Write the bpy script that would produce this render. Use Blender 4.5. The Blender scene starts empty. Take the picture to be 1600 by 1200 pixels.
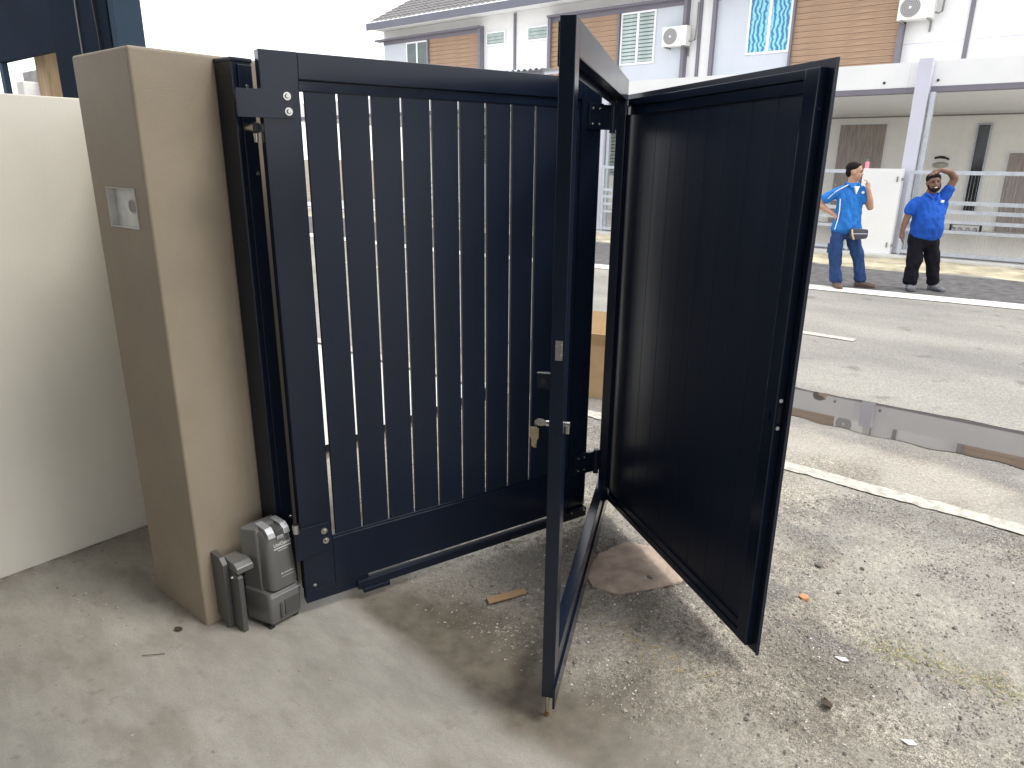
import bpy, bmesh, math, random
import numpy as np
from mathutils import Vector, Matrix, noise as mnoise

random.seed(7)
rng = np.random.default_rng(7)
R = math.radians
scn = bpy.context.scene
C = scn.collection

# ------------------------------------------------------------------ camera
cam_d = bpy.data.cameras.new('camera')
cam = bpy.data.objects.new('camera', cam_d)
C.objects.link(cam)
cam_d.sensor_width = 36.0
cam_d.lens = 24.95
cam_d.clip_start = 0.05
cam_d.clip_end = 3000
cam.matrix_world = Matrix(((0.77020443, -0.19921134, 0.60588776, 0.0),
                           (0.63771814, 0.22559073, -0.73649467, 0.0),
                           (0.01003543, 0.95363707, 0.30079167, 1.65),
                           (0, 0, 0, 1)))
scn.camera = cam
scn.render.resolution_x, scn.render.resolution_y = 1024, 768

# ------------------------------------------------------------------ sky, sun, exposure
SUN_EL, SUN_AZ = R(58), R(68)          # azimuth measured from +Y towards +X
world = bpy.data.worlds.new('World')
scn.world = world
world.use_nodes = True
wn, wl = world.node_tree.nodes, world.node_tree.links
wn.clear()
w_out = wn.new('ShaderNodeOutputWorld')
w_bg = wn.new('ShaderNodeBackground'); w_bg.inputs['Strength'].default_value = 0.1
w_sky = wn.new('ShaderNodeTexSky'); w_sky.sky_type = 'NISHITA'; w_sky.sun_disc = False
w_sky.sun_elevation = SUN_EL; w_sky.sun_rotation = SUN_AZ
w_sky.air_density = 1.0; w_sky.dust_density = 4.0
w_tc = wn.new('ShaderNodeTexCoord')
w_no = wn.new('ShaderNodeTexNoise'); w_no.inputs['Scale'].default_value = 2.2; w_no.inputs['Detail'].default_value = 5
w_cr = wn.new('ShaderNodeValToRGB')
w_cr.color_ramp.elements[0].position = 0.25; w_cr.color_ramp.elements[0].color = (9.6, 9.9, 10.5, 1)
w_cr.color_ramp.elements[1].position = 0.75; w_cr.color_ramp.elements[1].color = (12.0, 12.0, 12.1, 1)
w_mx = wn.new('ShaderNodeMix'); w_mx.data_type = 'RGBA'; w_mx.inputs['Factor'].default_value = 0.88
wl.new(w_tc.outputs['Generated'], w_no.inputs['Vector'])
wl.new(w_no.outputs['Fac'], w_cr.inputs['Fac'])
wl.new(w_sky.outputs['Color'], w_mx.inputs['A'])
wl.new(w_cr.outputs['Color'], w_mx.inputs['B'])
wl.new(w_mx.outputs['Result'], w_bg.inputs['Color'])
wl.new(w_bg.outputs['Background'], w_out.inputs['Surface'])

sun_d = bpy.data.lights.new('sun', 'SUN')
sun_d.energy = 1.2; sun_d.angle = R(18); sun_d.color = (1.0, 0.96, 0.9)
sun = bpy.data.objects.new('sun', sun_d); C.objects.link(sun)
sd = Vector((math.sin(SUN_AZ) * math.cos(SUN_EL), math.cos(SUN_AZ) * math.cos(SUN_EL), math.sin(SUN_EL)))
sun.rotation_euler = (-sd).to_track_quat('-Z', 'Y').to_euler()

vs = scn.view_settings
vs.view_transform = 'Standard'; vs.look = 'None'; vs.gamma = 1.0; vs.exposure = 0.95
vs.use_curve_mapping = False
scn.cycles.max_bounces = 6
scn.cycles.diffuse_bounces = 4
scn.cycles.glossy_bounces = 3

# ------------------------------------------------------------------ materials
def _nodes(name):
    m = bpy.data.materials.new(name); m.use_nodes = True
    nt = m.node_tree; b = nt.nodes['Principled BSDF']
    return m, nt, b

def mat(name, col, rough=0.6, metal=0.0, var=0.12, scale=6.0, bump=0.0, bscale=60.0, stretch=(1, 1, 1), rvar=0.08, spec=0.5, col2=None, detail=6, bdist=0.004):
    """Principled surface whose colour, gloss and relief drift with noise."""
    m, nt, b = _nodes(name)
    tc = nt.nodes.new('ShaderNodeTexCoord'); mp = nt.nodes.new('ShaderNodeMapping')
    mp.inputs['Scale'].default_value = stretch
    nt.links.new(tc.outputs['Object'], mp.inputs['Vector'])
    n = nt.nodes.new('ShaderNodeTexNoise'); n.inputs['Scale'].default_value = scale; n.inputs['Detail'].default_value = detail
    n.inputs['Roughness'].default_value = 0.62
    nt.links.new(mp.outputs['Vector'], n.inputs['Vector'])
    cr = nt.nodes.new('ShaderNodeValToRGB')
    lo = tuple(max(0, c * (1 - var)) for c in col) + (1,)
    hi = tuple(min(1, c * (1 + var)) for c in (col2 or col)) + (1,)
    cr.color_ramp.elements[0].position = 0.3; cr.color_ramp.elements[0].color = lo
    cr.color_ramp.elements[1].position = 0.7; cr.color_ramp.elements[1].color = hi
    nt.links.new(n.outputs['Fac'], cr.inputs['Fac'])
    nt.links.new(cr.outputs['Color'], b.inputs['Base Color'])
    mr = nt.nodes.new('ShaderNodeMapRange')
    mr.inputs['To Min'].default_value = max(0.02, rough - rvar); mr.inputs['To Max'].default_value = min(1, rough + rvar)
    nt.links.new(n.outputs['Fac'], mr.inputs['Value'])
    nt.links.new(mr.outputs['Result'], b.inputs['Roughness'])
    b.inputs['Metallic'].default_value = metal
    b.inputs['Specular IOR Level'].default_value = spec
    if bump:
        n2 = nt.nodes.new('ShaderNodeTexNoise'); n2.inputs['Scale'].default_value = bscale; n2.inputs['Detail'].default_value = 5
        nt.links.new(mp.outputs['Vector'], n2.inputs['Vector'])
        bp = nt.nodes.new('ShaderNodeBump'); bp.inputs['Strength'].default_value = bump; bp.inputs['Distance'].default_value = bdist
        nt.links.new(n2.outputs['Fac'], bp.inputs['Height'])
        nt.links.new(bp.outputs['Normal'], b.inputs['Normal'])
    return m

MAT = {}
MAT['paint'] = mat('navy_black_paint', (0.0075, 0.0130, 0.0285), 0.38, var=0.18, scale=3, bump=0.10, bscale=90, stretch=(1, 1, 0.05), spec=0.38, rvar=0.13)
MAT['paint_smooth'] = mat('navy_black_smooth_paint', (0.0065, 0.0108, 0.0230), 0.32, var=0.15, scale=4, bump=0.02, bscale=200, spec=0.36)
MAT['rail_paint'] = mat('black_gate_frame_paint', (0.0068, 0.0115, 0.0250), 0.19, var=0.15, scale=4, bump=0.010, bscale=120, rvar=0.05, spec=0.38)
MAT['steel'] = mat('stainless_steel', (0.62, 0.61, 0.58), 0.25, metal=1, var=0.08, scale=30)
MAT['zinc'] = mat('galvanised_steel', (0.50, 0.53, 0.57), 0.48, metal=0.55, var=0.12, scale=14)
MAT['box_metal'] = mat('dull_zinc_box', (0.60, 0.60, 0.57), 0.45, metal=0.15, var=0.18, scale=30)
MAT['brass'] = mat('worn_brass', (0.42, 0.27, 0.10), 0.35, metal=1, var=0.2, scale=40)
MAT['keymetal'] = mat('nickel_brass_key', (0.62, 0.52, 0.36), 0.3, metal=1, var=0.1, scale=40)
MAT['black'] = mat('black_plastic', (0.01, 0.01, 0.011), 0.5, var=0.2)
MAT['taupe'] = mat('taupe_wall_paint', (0.275, 0.229, 0.170), 0.72, var=0.10, scale=3.5, bump=0.32, bscale=240)
MAT['cream'] = mat('cream_wall_paint', (0.70, 0.675, 0.60), 0.75, var=0.05, scale=1.6, bump=0.12, bscale=120)
MAT['motor'] = mat('metallic_grey_plastic', (0.17, 0.17, 0.165), 0.34, metal=0.35, var=0.06, scale=12, bump=0.03, bscale=500)
MAT['motor_dark'] = mat('dark_grey_plastic', (0.075, 0.073, 0.072), 0.42, var=0.1, scale=12, bump=0.03, bscale=400)
MAT['motor_light'] = mat('pale_silver_plastic', (0.42, 0.43, 0.44), 0.28, metal=0.4, var=0.05, scale=10)
MAT['print'] = mat('silver_print', (0.62, 0.63, 0.61), 0.4, var=0.03)
MAT['white'] = mat('white_wall_paint', (0.75, 0.75, 0.745), 0.7, var=0.05, scale=1.2, bump=0.04, bscale=40)
MAT['greywall'] = mat('pale_blue_grey_paint', (0.52, 0.555, 0.605), 0.7, var=0.04, scale=1.2, bump=0.04, bscale=40)
MAT['trim'] = mat('dark_lavender_grey_paint', (0.165, 0.155, 0.185), 0.6, var=0.08, scale=3)
MAT['lavender'] = mat('pale_lavender_paint', (0.56, 0.56, 0.64), 0.65, var=0.04, scale=2)
MAT['fascia'] = mat('grey_fascia_board', (0.135, 0.14, 0.175), 0.55, var=0.08, scale=2)
MAT['plank'] = mat('brown_timber_cladding', (0.285, 0.185, 0.118), 0.6, var=0.16, scale=5, stretch=(0.35, 1, 6), col2=(0.345, 0.225, 0.145))
MAT['doorwood'] = mat('grey_brown_woodgrain_door', (0.26, 0.22, 0.195), 0.5, var=0.22, scale=9, stretch=(5, 1, 0.25), col2=(0.36, 0.315, 0.285))
MAT['tile_roof'] = mat('grey_brown_roof_tile', (0.165, 0.155, 0.155), 0.75, var=0.28, scale=4)
MAT['winframe'] = mat('white_window_frame', (0.82, 0.83, 0.84), 0.4, var=0.02)
MAT['glass'] = mat('window_glass', (0.055, 0.085, 0.08), 0.06, var=0.3, scale=2, spec=0.9)
MAT['louvre'] = mat('sea_green_louvre_glass', (0.36, 0.44, 0.42), 0.25, var=0.2, scale=3, spec=0.8)
MAT['dark_glass'] = mat('dark_window_glass', (0.012, 0.013, 0.015), 0.08, var=0.3, scale=3)
MAT['acbody'] = mat('ivory_painted_metal', (0.74, 0.73, 0.68), 0.45, var=0.04, scale=5)
MAT['acgrille'] = mat('grey_fan_grille', (0.22, 0.21, 0.20), 0.5, var=0.15, scale=30)
MAT['porchtile'] = mat('beige_porch_tile', (0.72, 0.70, 0.655), 0.4, var=0.07, scale=2, col2=(0.76, 0.735, 0.68))
MAT['grout'] = mat('grey_grout', (0.28, 0.27, 0.26), 0.9)
MAT['asphalt_dark'] = mat('dark_asphalt', (0.072, 0.069, 0.070), 0.85, var=0.45, scale=7, bump=0.9, bscale=60, bdist=0.01, col2=(0.105, 0.10, 0.10))
MAT['sand'] = mat('sandy_verge_soil', (0.33, 0.285, 0.185), 0.95, var=0.35, scale=2.2, bump=0.9, bscale=40, bdist=0.02, col2=(0.46, 0.415, 0.30))
MAT['kerbconcrete'] = mat('pale_kerb_concrete', (0.56, 0.55, 0.52), 0.85, var=0.14, scale=5, bump=0.3, bscale=60)
MAT['linepaint'] = mat('worn_white_road_paint', (0.44, 0.415, 0.36), 0.85, var=0.35, scale=22, bump=0.3, bscale=120)
MAT['farpaint'] = mat('cream_road_paint', (0.68, 0.66, 0.60), 0.75, var=0.12, scale=6)
MAT['soil'] = mat('brown_soil', (0.19, 0.165, 0.125), 0.95, var=0.3, scale=0.8, bump=0.5, bscale=20)
MAT['stone'] = mat('grey_brown_stone', (0.34, 0.315, 0.275), 0.9, var=0.35, scale=25, detail=2)
MAT['stone_dark'] = mat('dark_stone', (0.165, 0.152, 0.138), 0.9, var=0.3, scale=25)
MAT['pinkslab'] = mat('pinkish_cement_sheet', (0.37, 0.285, 0.225), 0.9, var=0.22, scale=11, bump=0.9, bscale=45, col2=(0.46, 0.365, 0.295))
MAT['cardboard'] = mat('brown_cardboard', (0.40, 0.27, 0.145), 0.85, var=0.12, scale=9, bump=0.1, bscale=60)
MAT['paper'] = mat('white_paper', (0.78, 0.77, 0.74), 0.8, var=0.06, scale=20)
MAT['leaf'] = mat('dry_dark_leaf', (0.055, 0.035, 0.022), 0.75, var=0.3, scale=40)
MAT['straw'] = mat('dry_straw', (0.50, 0.38, 0.14), 0.8, var=0.2, scale=30)
MAT['grass'] = mat('thin_green_grass', (0.16, 0.20, 0.05), 0.7, var=0.25, scale=30)
MAT['orange'] = mat('orange_fragment', (0.58, 0.27, 0.12), 0.8, var=0.15, scale=30)
MAT['timber'] = mat('weathered_timber', (0.30, 0.215, 0.125), 0.8, var=0.3, scale=8, stretch=(4, 4, 0.4))
MAT['neigh_dark'] = mat('dark_navy_grey_paint', (0.0075, 0.013, 0.024), 0.9, var=0.3, scale=2, spec=0.06)
MAT['neigh_side'] = mat('slate_grey_paint', (0.040, 0.062, 0.090), 0.9, var=0.12, scale=2, spec=0.06)
MAT['greyblock'] = mat('grey_cement_render', (0.34, 0.33, 0.33), 0.9, var=0.3, scale=4, bump=0.4, bscale=30)
MAT['ceiling'] = mat('white_ceiling_board', (0.86, 0.855, 0.84), 0.8, var=0.03)
MAT['own_house'] = mat('dim_house_front', (0.20, 0.19, 0.175), 0.8, var=0.2, scale=1)
MAT['own_ceiling'] = mat('porch_ceiling_paint', (0.42, 0.41, 0.39), 0.8, var=0.04)
MAT['innerwall'] = mat('warm_white_porch_wall', (0.88, 0.868, 0.82), 0.75, var=0.03)

# people
MAT['skin_tan'] = mat('tan_skin', (0.43, 0.235, 0.15), 0.5, var=0.08, scale=14)
MAT['skin_brown'] = mat('brown_skin', (0.150, 0.072, 0.045), 0.5, var=0.1, scale=14)
MAT['hair'] = mat('black_hair', (0.010, 0.008, 0.008), 0.8, var=0.4, scale=60, bump=0.5, bscale=120, spec=0.12)
MAT['shirt_a'] = mat('azure_polo_cloth', (0.026, 0.165, 0.50), 0.75, var=0.22, scale=9, bump=0.9, bscale=16, spec=0.12, bdist=0.03, stretch=(1, 1, 0.6))
MAT['shirt_b'] = mat('royal_blue_polo_cloth', (0.016, 0.082, 0.39), 0.75, var=0.22, scale=9, bump=0.9, bscale=16, spec=0.12, bdist=0.03, stretch=(1, 1, 0.6))
MAT['denim'] = mat('blue_denim', (0.026, 0.056, 0.150), 0.85, var=0.3, scale=7, bump=0.9, bscale=18, spec=0.12, bdist=0.03, stretch=(1, 1, 0.6))
MAT['blackcloth'] = mat('black_trouser_cloth', (0.008, 0.008, 0.012), 0.85, var=0.3, scale=7, bump=0.9, bscale=18, spec=0.12, bdist=0.03, stretch=(1, 1, 0.6))
MAT['shoe_brown'] = mat('brown_shoe_leather', (0.105, 0.065, 0.042), 0.65, var=0.2, scale=18)
MAT['shoe_grey'] = mat('grey_trainer_fabric', (0.12, 0.125, 0.14), 0.75, var=0.75, scale=26)
MAT['pouch'] = mat('dark_grey_nylon', (0.045, 0.045, 0.06), 0.7, var=0.2, scale=20)
MAT['whitecloth'] = mat('white_cloth', (0.8, 0.8, 0.8), 0.8, var=0.03)
MAT['teeth'] = mat('tooth_white', (0.75, 0.72, 0.66), 0.4, var=0.02)
MAT['lips'] = mat('lip_skin', (0.26, 0.10, 0.08), 0.5, var=0.05)

# curtain with wavy teal stripes
def curtain_mat():
    m, nt, b = _nodes('teal_wavy_curtain')
    tc = nt.nodes.new('ShaderNodeTexCoord')
    wv = nt.nodes.new('ShaderNodeTexWave'); wv.bands_direction = 'X'
    wv.inputs['Scale'].default_value = 2.6; wv.inputs['Distortion'].default_value = 5.0
    wv.inputs['Detail'].default_value = 1.0; wv.inputs['Detail Scale'].default_value = 1.6
    mp = nt.nodes.new('ShaderNodeMapping'); mp.inputs['Scale'].default_value = (1.0, 1.0, 1.5)
    cr = nt.nodes.new('ShaderNodeValToRGB')
    cr.color_ramp.elements[0].position = 0.2; cr.color_ramp.elements[0].color = (0.035, 0.17, 0.36, 1)
    cr.color_ramp.elements[1].position = 0.75; cr.color_ramp.elements[1].color = (0.24, 0.60, 0.70, 1)
    nt.links.new(tc.outputs['Object'], mp.inputs['Vector']); nt.links.new(mp.outputs['Vector'], wv.inputs['Vector'])
    nt.links.new(wv.outputs['Fac'], cr.inputs['Fac']); nt.links.new(cr.outputs['Color'], b.inputs['Base Color'])
    b.inputs['Roughness'].default_value = 0.3
    return m
MAT['curtain'] = curtain_mat()

# road: worn pale asphalt with aggregate, patches and tyre-darkened strips
def road_mat():
    m, nt, b = _nodes('worn_pale_asphalt')
    L = nt.links.new; N = nt.nodes.new
    tc = N('ShaderNodeTexCoord')
    n1 = N('ShaderNodeTexNoise'); n1.inputs['Scale'].default_value = 0.9; n1.inputs['Detail'].default_value = 7
    mp = N('ShaderNodeMapping'); mp.inputs['Scale'].default_value = (0.45, 1.3, 1)
    L(tc.outputs['Object'], mp.inputs['Vector']); L(mp.outputs['Vector'], n1.inputs['Vector'])
    c1 = N('ShaderNodeValToRGB')
    c1.color_ramp.elements[0].position = 0.30; c1.color_ramp.elements[0].color = (0.205, 0.195, 0.178, 1)
    c1.color_ramp.elements[1].position = 0.62; c1.color_ramp.elements[1].color = (0.305, 0.29, 0.255, 1)
    L(n1.outputs['Fac'], c1.inputs['Fac'])
    n2 = N('ShaderNodeTexNoise'); n2.inputs['Scale'].default_value = 110; n2.inputs['Detail'].default_value = 3
    L(tc.outputs['Object'], n2.inputs['Vector'])
    c2 = N('ShaderNodeValToRGB')
    c2.color_ramp.elements[0].position = 0.35; c2.color_ramp.elements[0].color = (0.5, 0.5, 0.5, 1)
    c2.color_ramp.elements[1].position = 0.65; c2.color_ramp.elements[1].color = (1.25, 1.25, 1.25, 1)
    L(n2.outputs['Fac'], c2.inputs['Fac'])
    mx = N('ShaderNodeMix'); mx.data_type = 'RGBA'; mx.blend_type = 'MULTIPLY'; mx.inputs['Factor'].default_value = 0.75
    L(c1.outputs['Color'], mx.inputs['A']); L(c2.outputs['Color'], mx.inputs['B'])
    # sparse darker oil and patch marks
    n3 = N('ShaderNodeTexNoise'); n3.inputs['Scale'].default_value = 2.6; n3.inputs['Detail'].default_value = 2
    L(tc.outputs['Object'], n3.inputs['Vector'])
    c3 = N('ShaderNodeValToRGB')
    c3.color_ramp.elements[0].position = 0.27; c3.color_ramp.elements[0].color = (0.55, 0.54, 0.53, 1)
    c3.color_ramp.elements[1].position = 0.36; c3.color_ramp.elements[1].color = (1, 1, 1, 1)
    L(n3.outputs['Fac'], c3.inputs['Fac'])
    m2 = N('ShaderNodeMix'); m2.data_type = 'RGBA'; m2.blend_type = 'MULTIPLY'; m2.inputs['Factor'].default_value = 0.8
    L(mx.outputs['Result'], m2.inputs['A']); L(c3.outputs['Color'], m2.inputs['B'])
    L(m2.outputs['Result'], b.inputs['Base Color'])
    b.inputs['Roughness'].default_value = 0.85
    bp = N('ShaderNodeBump'); bp.inputs['Strength'].default_value = 0.5; bp.inputs['Distance'].default_value = 0.006
    L(n2.outputs['Fac'], bp.inputs['Height']); L(bp.outputs['Normal'], b.inputs['Normal'])
    return m
MAT['road'] = road_mat()

# driveway: smooth cement turning into dirty, gritty apron (masks stored on the mesh)
def driveway_mat():
    m, nt, b = _nodes('cement_and_grit')
    L = nt.links.new; N = nt.nodes.new
    def ramp(sock, p0, c0, p1, c1):
        r = N('ShaderNodeValToRGB'); r.color_ramp.elements[0].position = p0; r.color_ramp.elements[1].position = p1
        r.color_ramp.elements[0].color = tuple(c0) + (1,); r.color_ramp.elements[1].color = tuple(c1) + (1,)
        L(sock, r.inputs['Fac']); return r.outputs['Color']
    def noise(scale, detail=5, rough=0.6, vec=None):
        n = N('ShaderNodeTexNoise'); n.inputs['Scale'].default_value = scale; n.inputs['Detail'].default_value = detail
        n.inputs['Roughness'].default_value = rough; L(vec or tc.outputs['Object'], n.inputs['Vector']); return n.outputs['Fac']
    def mix(f, a, bb, mode='MIX'):
        x = N('ShaderNodeMix'); x.data_type = 'RGBA'; x.blend_type = mode
        if isinstance(f, float): x.inputs['Factor'].default_value = f
        else: L(f, x.inputs['Factor'])
        L(a, x.inputs['A']); L(bb, x.inputs['B']); return x.outputs['Result']
    def attr(nm):
        a = N('ShaderNodeAttribute'); a.attribute_name = nm; return a.outputs['Fac']
    tc = N('ShaderNodeTexCoord')
    mp = N('ShaderNodeMapping'); mp.inputs['Scale'].default_value = (1.0, 2.2, 1); mp.inputs['Rotation'].default_value = (0, 0, R(25))
    L(tc.outputs['Object'], mp.inputs['Vector'])
    smooth = ramp(noise(2.3, 5, 0.6, mp.outputs['Vector']), 0.3, (0.292, 0.278, 0.247), 0.68, (0.372, 0.357, 0.32))
    smooth = mix(0.28, smooth, ramp(noise(7, 5, 0.72, mp.outputs['Vector']), 0.34, (0.55, 0.54, 0.52), 0.60, (1.12, 1.12, 1.12)), 'MULTIPLY')
    smooth = mix(0.35, smooth, ramp(noise(1.1, 4, 0.6), 0.38, (0.72, 0.70, 0.66), 0.58, (1.06, 1.06, 1.06)), 'MULTIPLY')
    smooth = mix(0.22, smooth, ramp(noise(160, 3), 0.35, (0.6, 0.6, 0.6), 0.65, (1.25, 1.25, 1.25)), 'MULTIPLY')
    grit_big = ramp(noise(3.2, 4), 0.32, (0.275, 0.252, 0.215), 0.66, (0.425, 0.398, 0.345))
    grit = mix(0.85, grit_big, ramp(noise(48, 5, 0.8), 0.36, (0.42, 0.41, 0.40), 0.64, (1.38, 1.36, 1.32)), 'MULTIPLY')
    grit = mix(0.75, grit, ramp(noise(210, 3), 0.40, (0.30, 0.30, 0.30), 0.62, (1.6, 1.58, 1.52)), 'MULTIPLY')
    brownc = ramp(noise(14, 4), 0.3, (0.085, 0.071, 0.052), 0.7, (0.17, 0.145, 0.108))
    tar = ramp(noise(130, 5, 0.75), 0.40, (0.045, 0.043, 0.042), 0.64, (0.36, 0.345, 0.31))
    col = mix(attr('grit'), smooth, grit)
    col = mix(attr('dark_ground'), col, brownc)
    col = mix(attr('tar'), col, tar)
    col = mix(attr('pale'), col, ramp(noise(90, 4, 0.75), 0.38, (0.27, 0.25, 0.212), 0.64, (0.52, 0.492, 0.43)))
    L(col, b.inputs['Base Color'])
    b.inputs['Roughness'].default_value = 0.85
    bp = N('ShaderNodeBump'); bp.inputs['Distance'].default_value = 0.006
    mr = N('ShaderNodeMapRange'); mr.inputs['To Min'].default_value = 0.08; mr.inputs['To Max'].default_value = 0.9
    L(attr('grit'), mr.inputs['Value']); L(mr.outputs['Result'], bp.inputs['Strength'])
    L(noise(130, 4, 0.7), bp.inputs['Height']); L(bp.outputs['Normal'], b.inputs['Normal'])
    return m
MAT['driveway'] = driveway_mat()

def puddle_mat():
    m, nt, b = _nodes('shallow_rain_water')
    b.inputs['Base Color'].default_value = (0.06, 0.052, 0.045, 1)
    b.inputs['Roughness'].default_value = 0.02
    b.inputs['IOR'].default_value = 2.3
    tc = nt.nodes.new('ShaderNodeTexCoord')
    n = nt.nodes.new('ShaderNodeTexNoise'); n.inputs['Scale'].default_value = 3
    bp = nt.nodes.new('ShaderNodeBump'); bp.inputs['Strength'].default_value = 0.01
    nt.links.new(tc.outputs['Object'], n.inputs['Vector']); nt.links.new(n.outputs['Fac'], bp.inputs['Height'])
    nt.links.new(bp.outputs['Normal'], b.inputs['Normal'])
    return m
MAT['puddle'] = puddle_mat()

# ------------------------------------------------------------------ mesh helpers
class MB:
    """Collects boxes, tubes, prisms in a bmesh and links them as one mesh object."""
    def __init__(self): self.bm = bmesh.new()
    def box(self, x0, x1, y0, y1, z0, z1, bev=0.0):
        bm = self.bm
        v = [bm.verts.new((x, y, z)) for x in (x0, x1) for y in (y0, y1) for z in (z0, z1)]
        fs = [bm.faces.new([v[i] for i in q]) for q in ((0, 1, 3, 2), (4, 6, 7, 5), (0, 4, 5, 1), (2, 3, 7, 6), (0, 2, 6, 4), (1, 5, 7, 3))]
        if bev:
            es = list({e for f in fs for e in f.edges})
            bmesh.ops.bevel(bm, geom=es, offset=bev, segments=2, affect='EDGES', profile=0.6)
        return self
    def cyl(self, p0, p1, r0, r1=None, n=16, caps=True):
        bm = self.bm; r1 = r0 if r1 is None else r1
        p0, p1 = Vector(p0), Vector(p1); d = (p1 - p0).normalized()
        a = d.orthogonal().normalized(); b = d.cross(a)
        ra = [bm.verts.new(p0 + (a * math.cos(t) + b * math.sin(t)) * r0) for t in (2 * math.pi * i / n for i in range(n))]
        rb = [bm.verts.new(p1 + (a * math.cos(t) + b * math.sin(t)) * r1) for t in (2 * math.pi * i / n for i in range(n))]
        for i in range(n): bm.faces.new((ra[i], ra[(i + 1) % n], rb[(i + 1) % n], rb[i]))
        if caps: bm.faces.new(ra[::-1]); bm.faces.new(rb)
        return self
    def pipe(self, pts, r, n=8):
        """smooth sweep along a polyline"""
        bm = self.bm; pts = [Vector(p) for p in pts]; rings = []
        rr = r if hasattr(r, '__len__') else [r] * len(pts)
        up = Vector((0.123, 0.321, 0.94))
        for i, p in enumerate(pts):
            d = (pts[min(i + 1, len(pts) - 1)] - pts[max(i - 1, 0)]).normalized()
            a = d.cross(up).normalized(); b = d.cross(a)
            rings.append([bm.verts.new(p + (a * math.cos(2 * math.pi * k / n) + b * math.sin(2 * math.pi * k / n)) * rr[i]) for k in range(n)])
        for q, w in zip(rings, rings[1:]):
            for k in range(n): bm.faces.new((q[k], q[(k + 1) % n], w[(k + 1) % n], w[k]))
        bm.faces.new(rings[0][::-1]); bm.faces.new(rings[-1])
        return self
    def prism(self, pts, axis, a0, a1, bev=0.0):
        """polygon pts (2-D) extruded along axis 'x','y' or 'z'"""
        bm = self.bm
        def P(u, v, a): return {'x': (a, u, v), 'y': (u, a, v), 'z': (u, v, a)}[axis]
        A = [bm.verts.new(P(u, v, a0)) for u, v in pts]; B = [bm.verts.new(P(u, v, a1)) for u, v in pts]
        n = len(pts); fs = []
        for i in range(n): fs.append(bm.faces.new((A[i], A[(i + 1) % n], B[(i + 1) % n], B[i])))
        fs.append(bm.faces.new(A[::-1])); fs.append(bm.faces.new(B))
        if bev:
            es = list({e for f in fs for e in f.edges})
            bmesh.ops.bevel(bm, geom=es, offset=bev, segments=2, affect='EDGES', profile=0.6)
        return self
    def ellipsoid(self, c, r, u=16, v=10, rot=None):
        m = Matrix.Translation(c) @ (rot.to_4x4() if rot else Matrix()) @ Matrix.Diagonal((r[0], r[1], r[2], 1))
        bmesh.ops.create_uvsphere(self.bm, u_segments=u, v_segments=v, radius=1.0, matrix=m)
        return self
    def mesh(self, name, material, smooth=False):
        bmesh.ops.recalc_face_normals(self.bm, faces=self.bm.faces)
        me = bpy.data.meshes.new(name); self.bm.to_mesh(me); self.bm.free()
        if material: me.materials.append(MAT[material])
        if smooth:
            for p in me.polygons: p.use_smooth = True
            try: me.set_sharp_from_angle(angle=R(40))
            except Exception: pass
        return me
    def build(self, name, material, parent=None, smooth=False):
        return link(name, self.mesh(name, material, smooth), parent)

def link(name, data, parent=None, loc=None):
    o = bpy.data.objects.new(name, data); C.objects.link(o)
    if parent is not None: o.parent = parent
    if loc is not None: o.location = loc
    return o
def tag(o, label, cat, group=None):
    o['label'] = label; o['category'] = cat
    if group: o['group'] = group
    return o
def struct(o): o['kind'] = 'structure'; return o
def thing(name, label, cat, loc=(0, 0, 0), rz=0.0, group=None):
    o = link(name, None, None, loc); o.rotation_euler = (0, 0, rz); o.empty_display_size = 0.1
    return tag(o, label, cat, group)
def bx(name, material, parent, x0, x1, y0, y1, z0, z1, bev=0.0):
    return MB().box(x0, x1, y0, y1, z0, z1, bev).build(name, material, parent)
def poly_mesh(name, verts, faces, material, smooth=False):
    me = bpy.data.meshes.new(name); me.from_pydata([tuple(v) for v in verts], [], [tuple(f) for f in faces]); me.update()
    if material: me.materials.append(MAT[material])
    if smooth:
        for p in me.polygons: p.use_smooth = True
    return me
def text_mesh(name, body, size, material, bold=0.0):
    cu = bpy.data.curves.new(name, 'FONT'); cu.body = body; cu.size = size; cu.extrude = 0.0004; cu.offset = bold
    t = bpy.data.objects.new(name + '_tmp', cu); C.objects.link(t)
    dg = bpy.context.evaluated_depsgraph_get(); dg.update()
    me = bpy.data.meshes.new_from_object(t.evaluated_get(dg)); me.name = name
    bpy.data.objects.remove(t); bpy.data.curves.remove(cu)
    me.materials.clear(); me.materials.append(MAT[material])
    return me

# ------------------------------------------------------------------ numpy noise
def vnoise(x, y, seed=0):
    t = np.random.default_rng(seed).random((256, 256))
    xi = np.floor(x).astype(int); yi = np.floor(y).astype(int); fx = x - xi; fy = y - yi
    fx = fx * fx * (3 - 2 * fx); fy = fy * fy * (3 - 2 * fy)
    g = lambda i, j: t[i % 256, j % 256]
    return (g(xi, yi) * (1 - fx) + g(xi + 1, yi) * fx) * (1 - fy) + (g(xi, yi + 1) * (1 - fx) + g(xi + 1, yi + 1) * fx) * fy
def fbm(x, y, s, o=4, seed=0):
    a, f, tot, w = 1.0, s, 0.0, 0.0
    for k in range(o):
        tot = tot + a * vnoise(x * f, y * f, seed + k); w += a; a *= 0.55; f *= 2.03
    return tot / w
def sstep(a, b, x):
    t = np.clip((x - a) / (b - a), 0, 1); return t * t * (3 - 2 * t)

# ================================================================== SETTING
def plane(name, x0, x1, y0, y1, z, material):
    return struct(link(name, poly_mesh(name, [(x0, y0, z), (x1, y0, z), (x1, y1, z), (x0, y1, z)], [(0, 1, 2, 3)], material)))

plane('ground', -700, 700, -700, 700, -0.09, 'soil')

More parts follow.
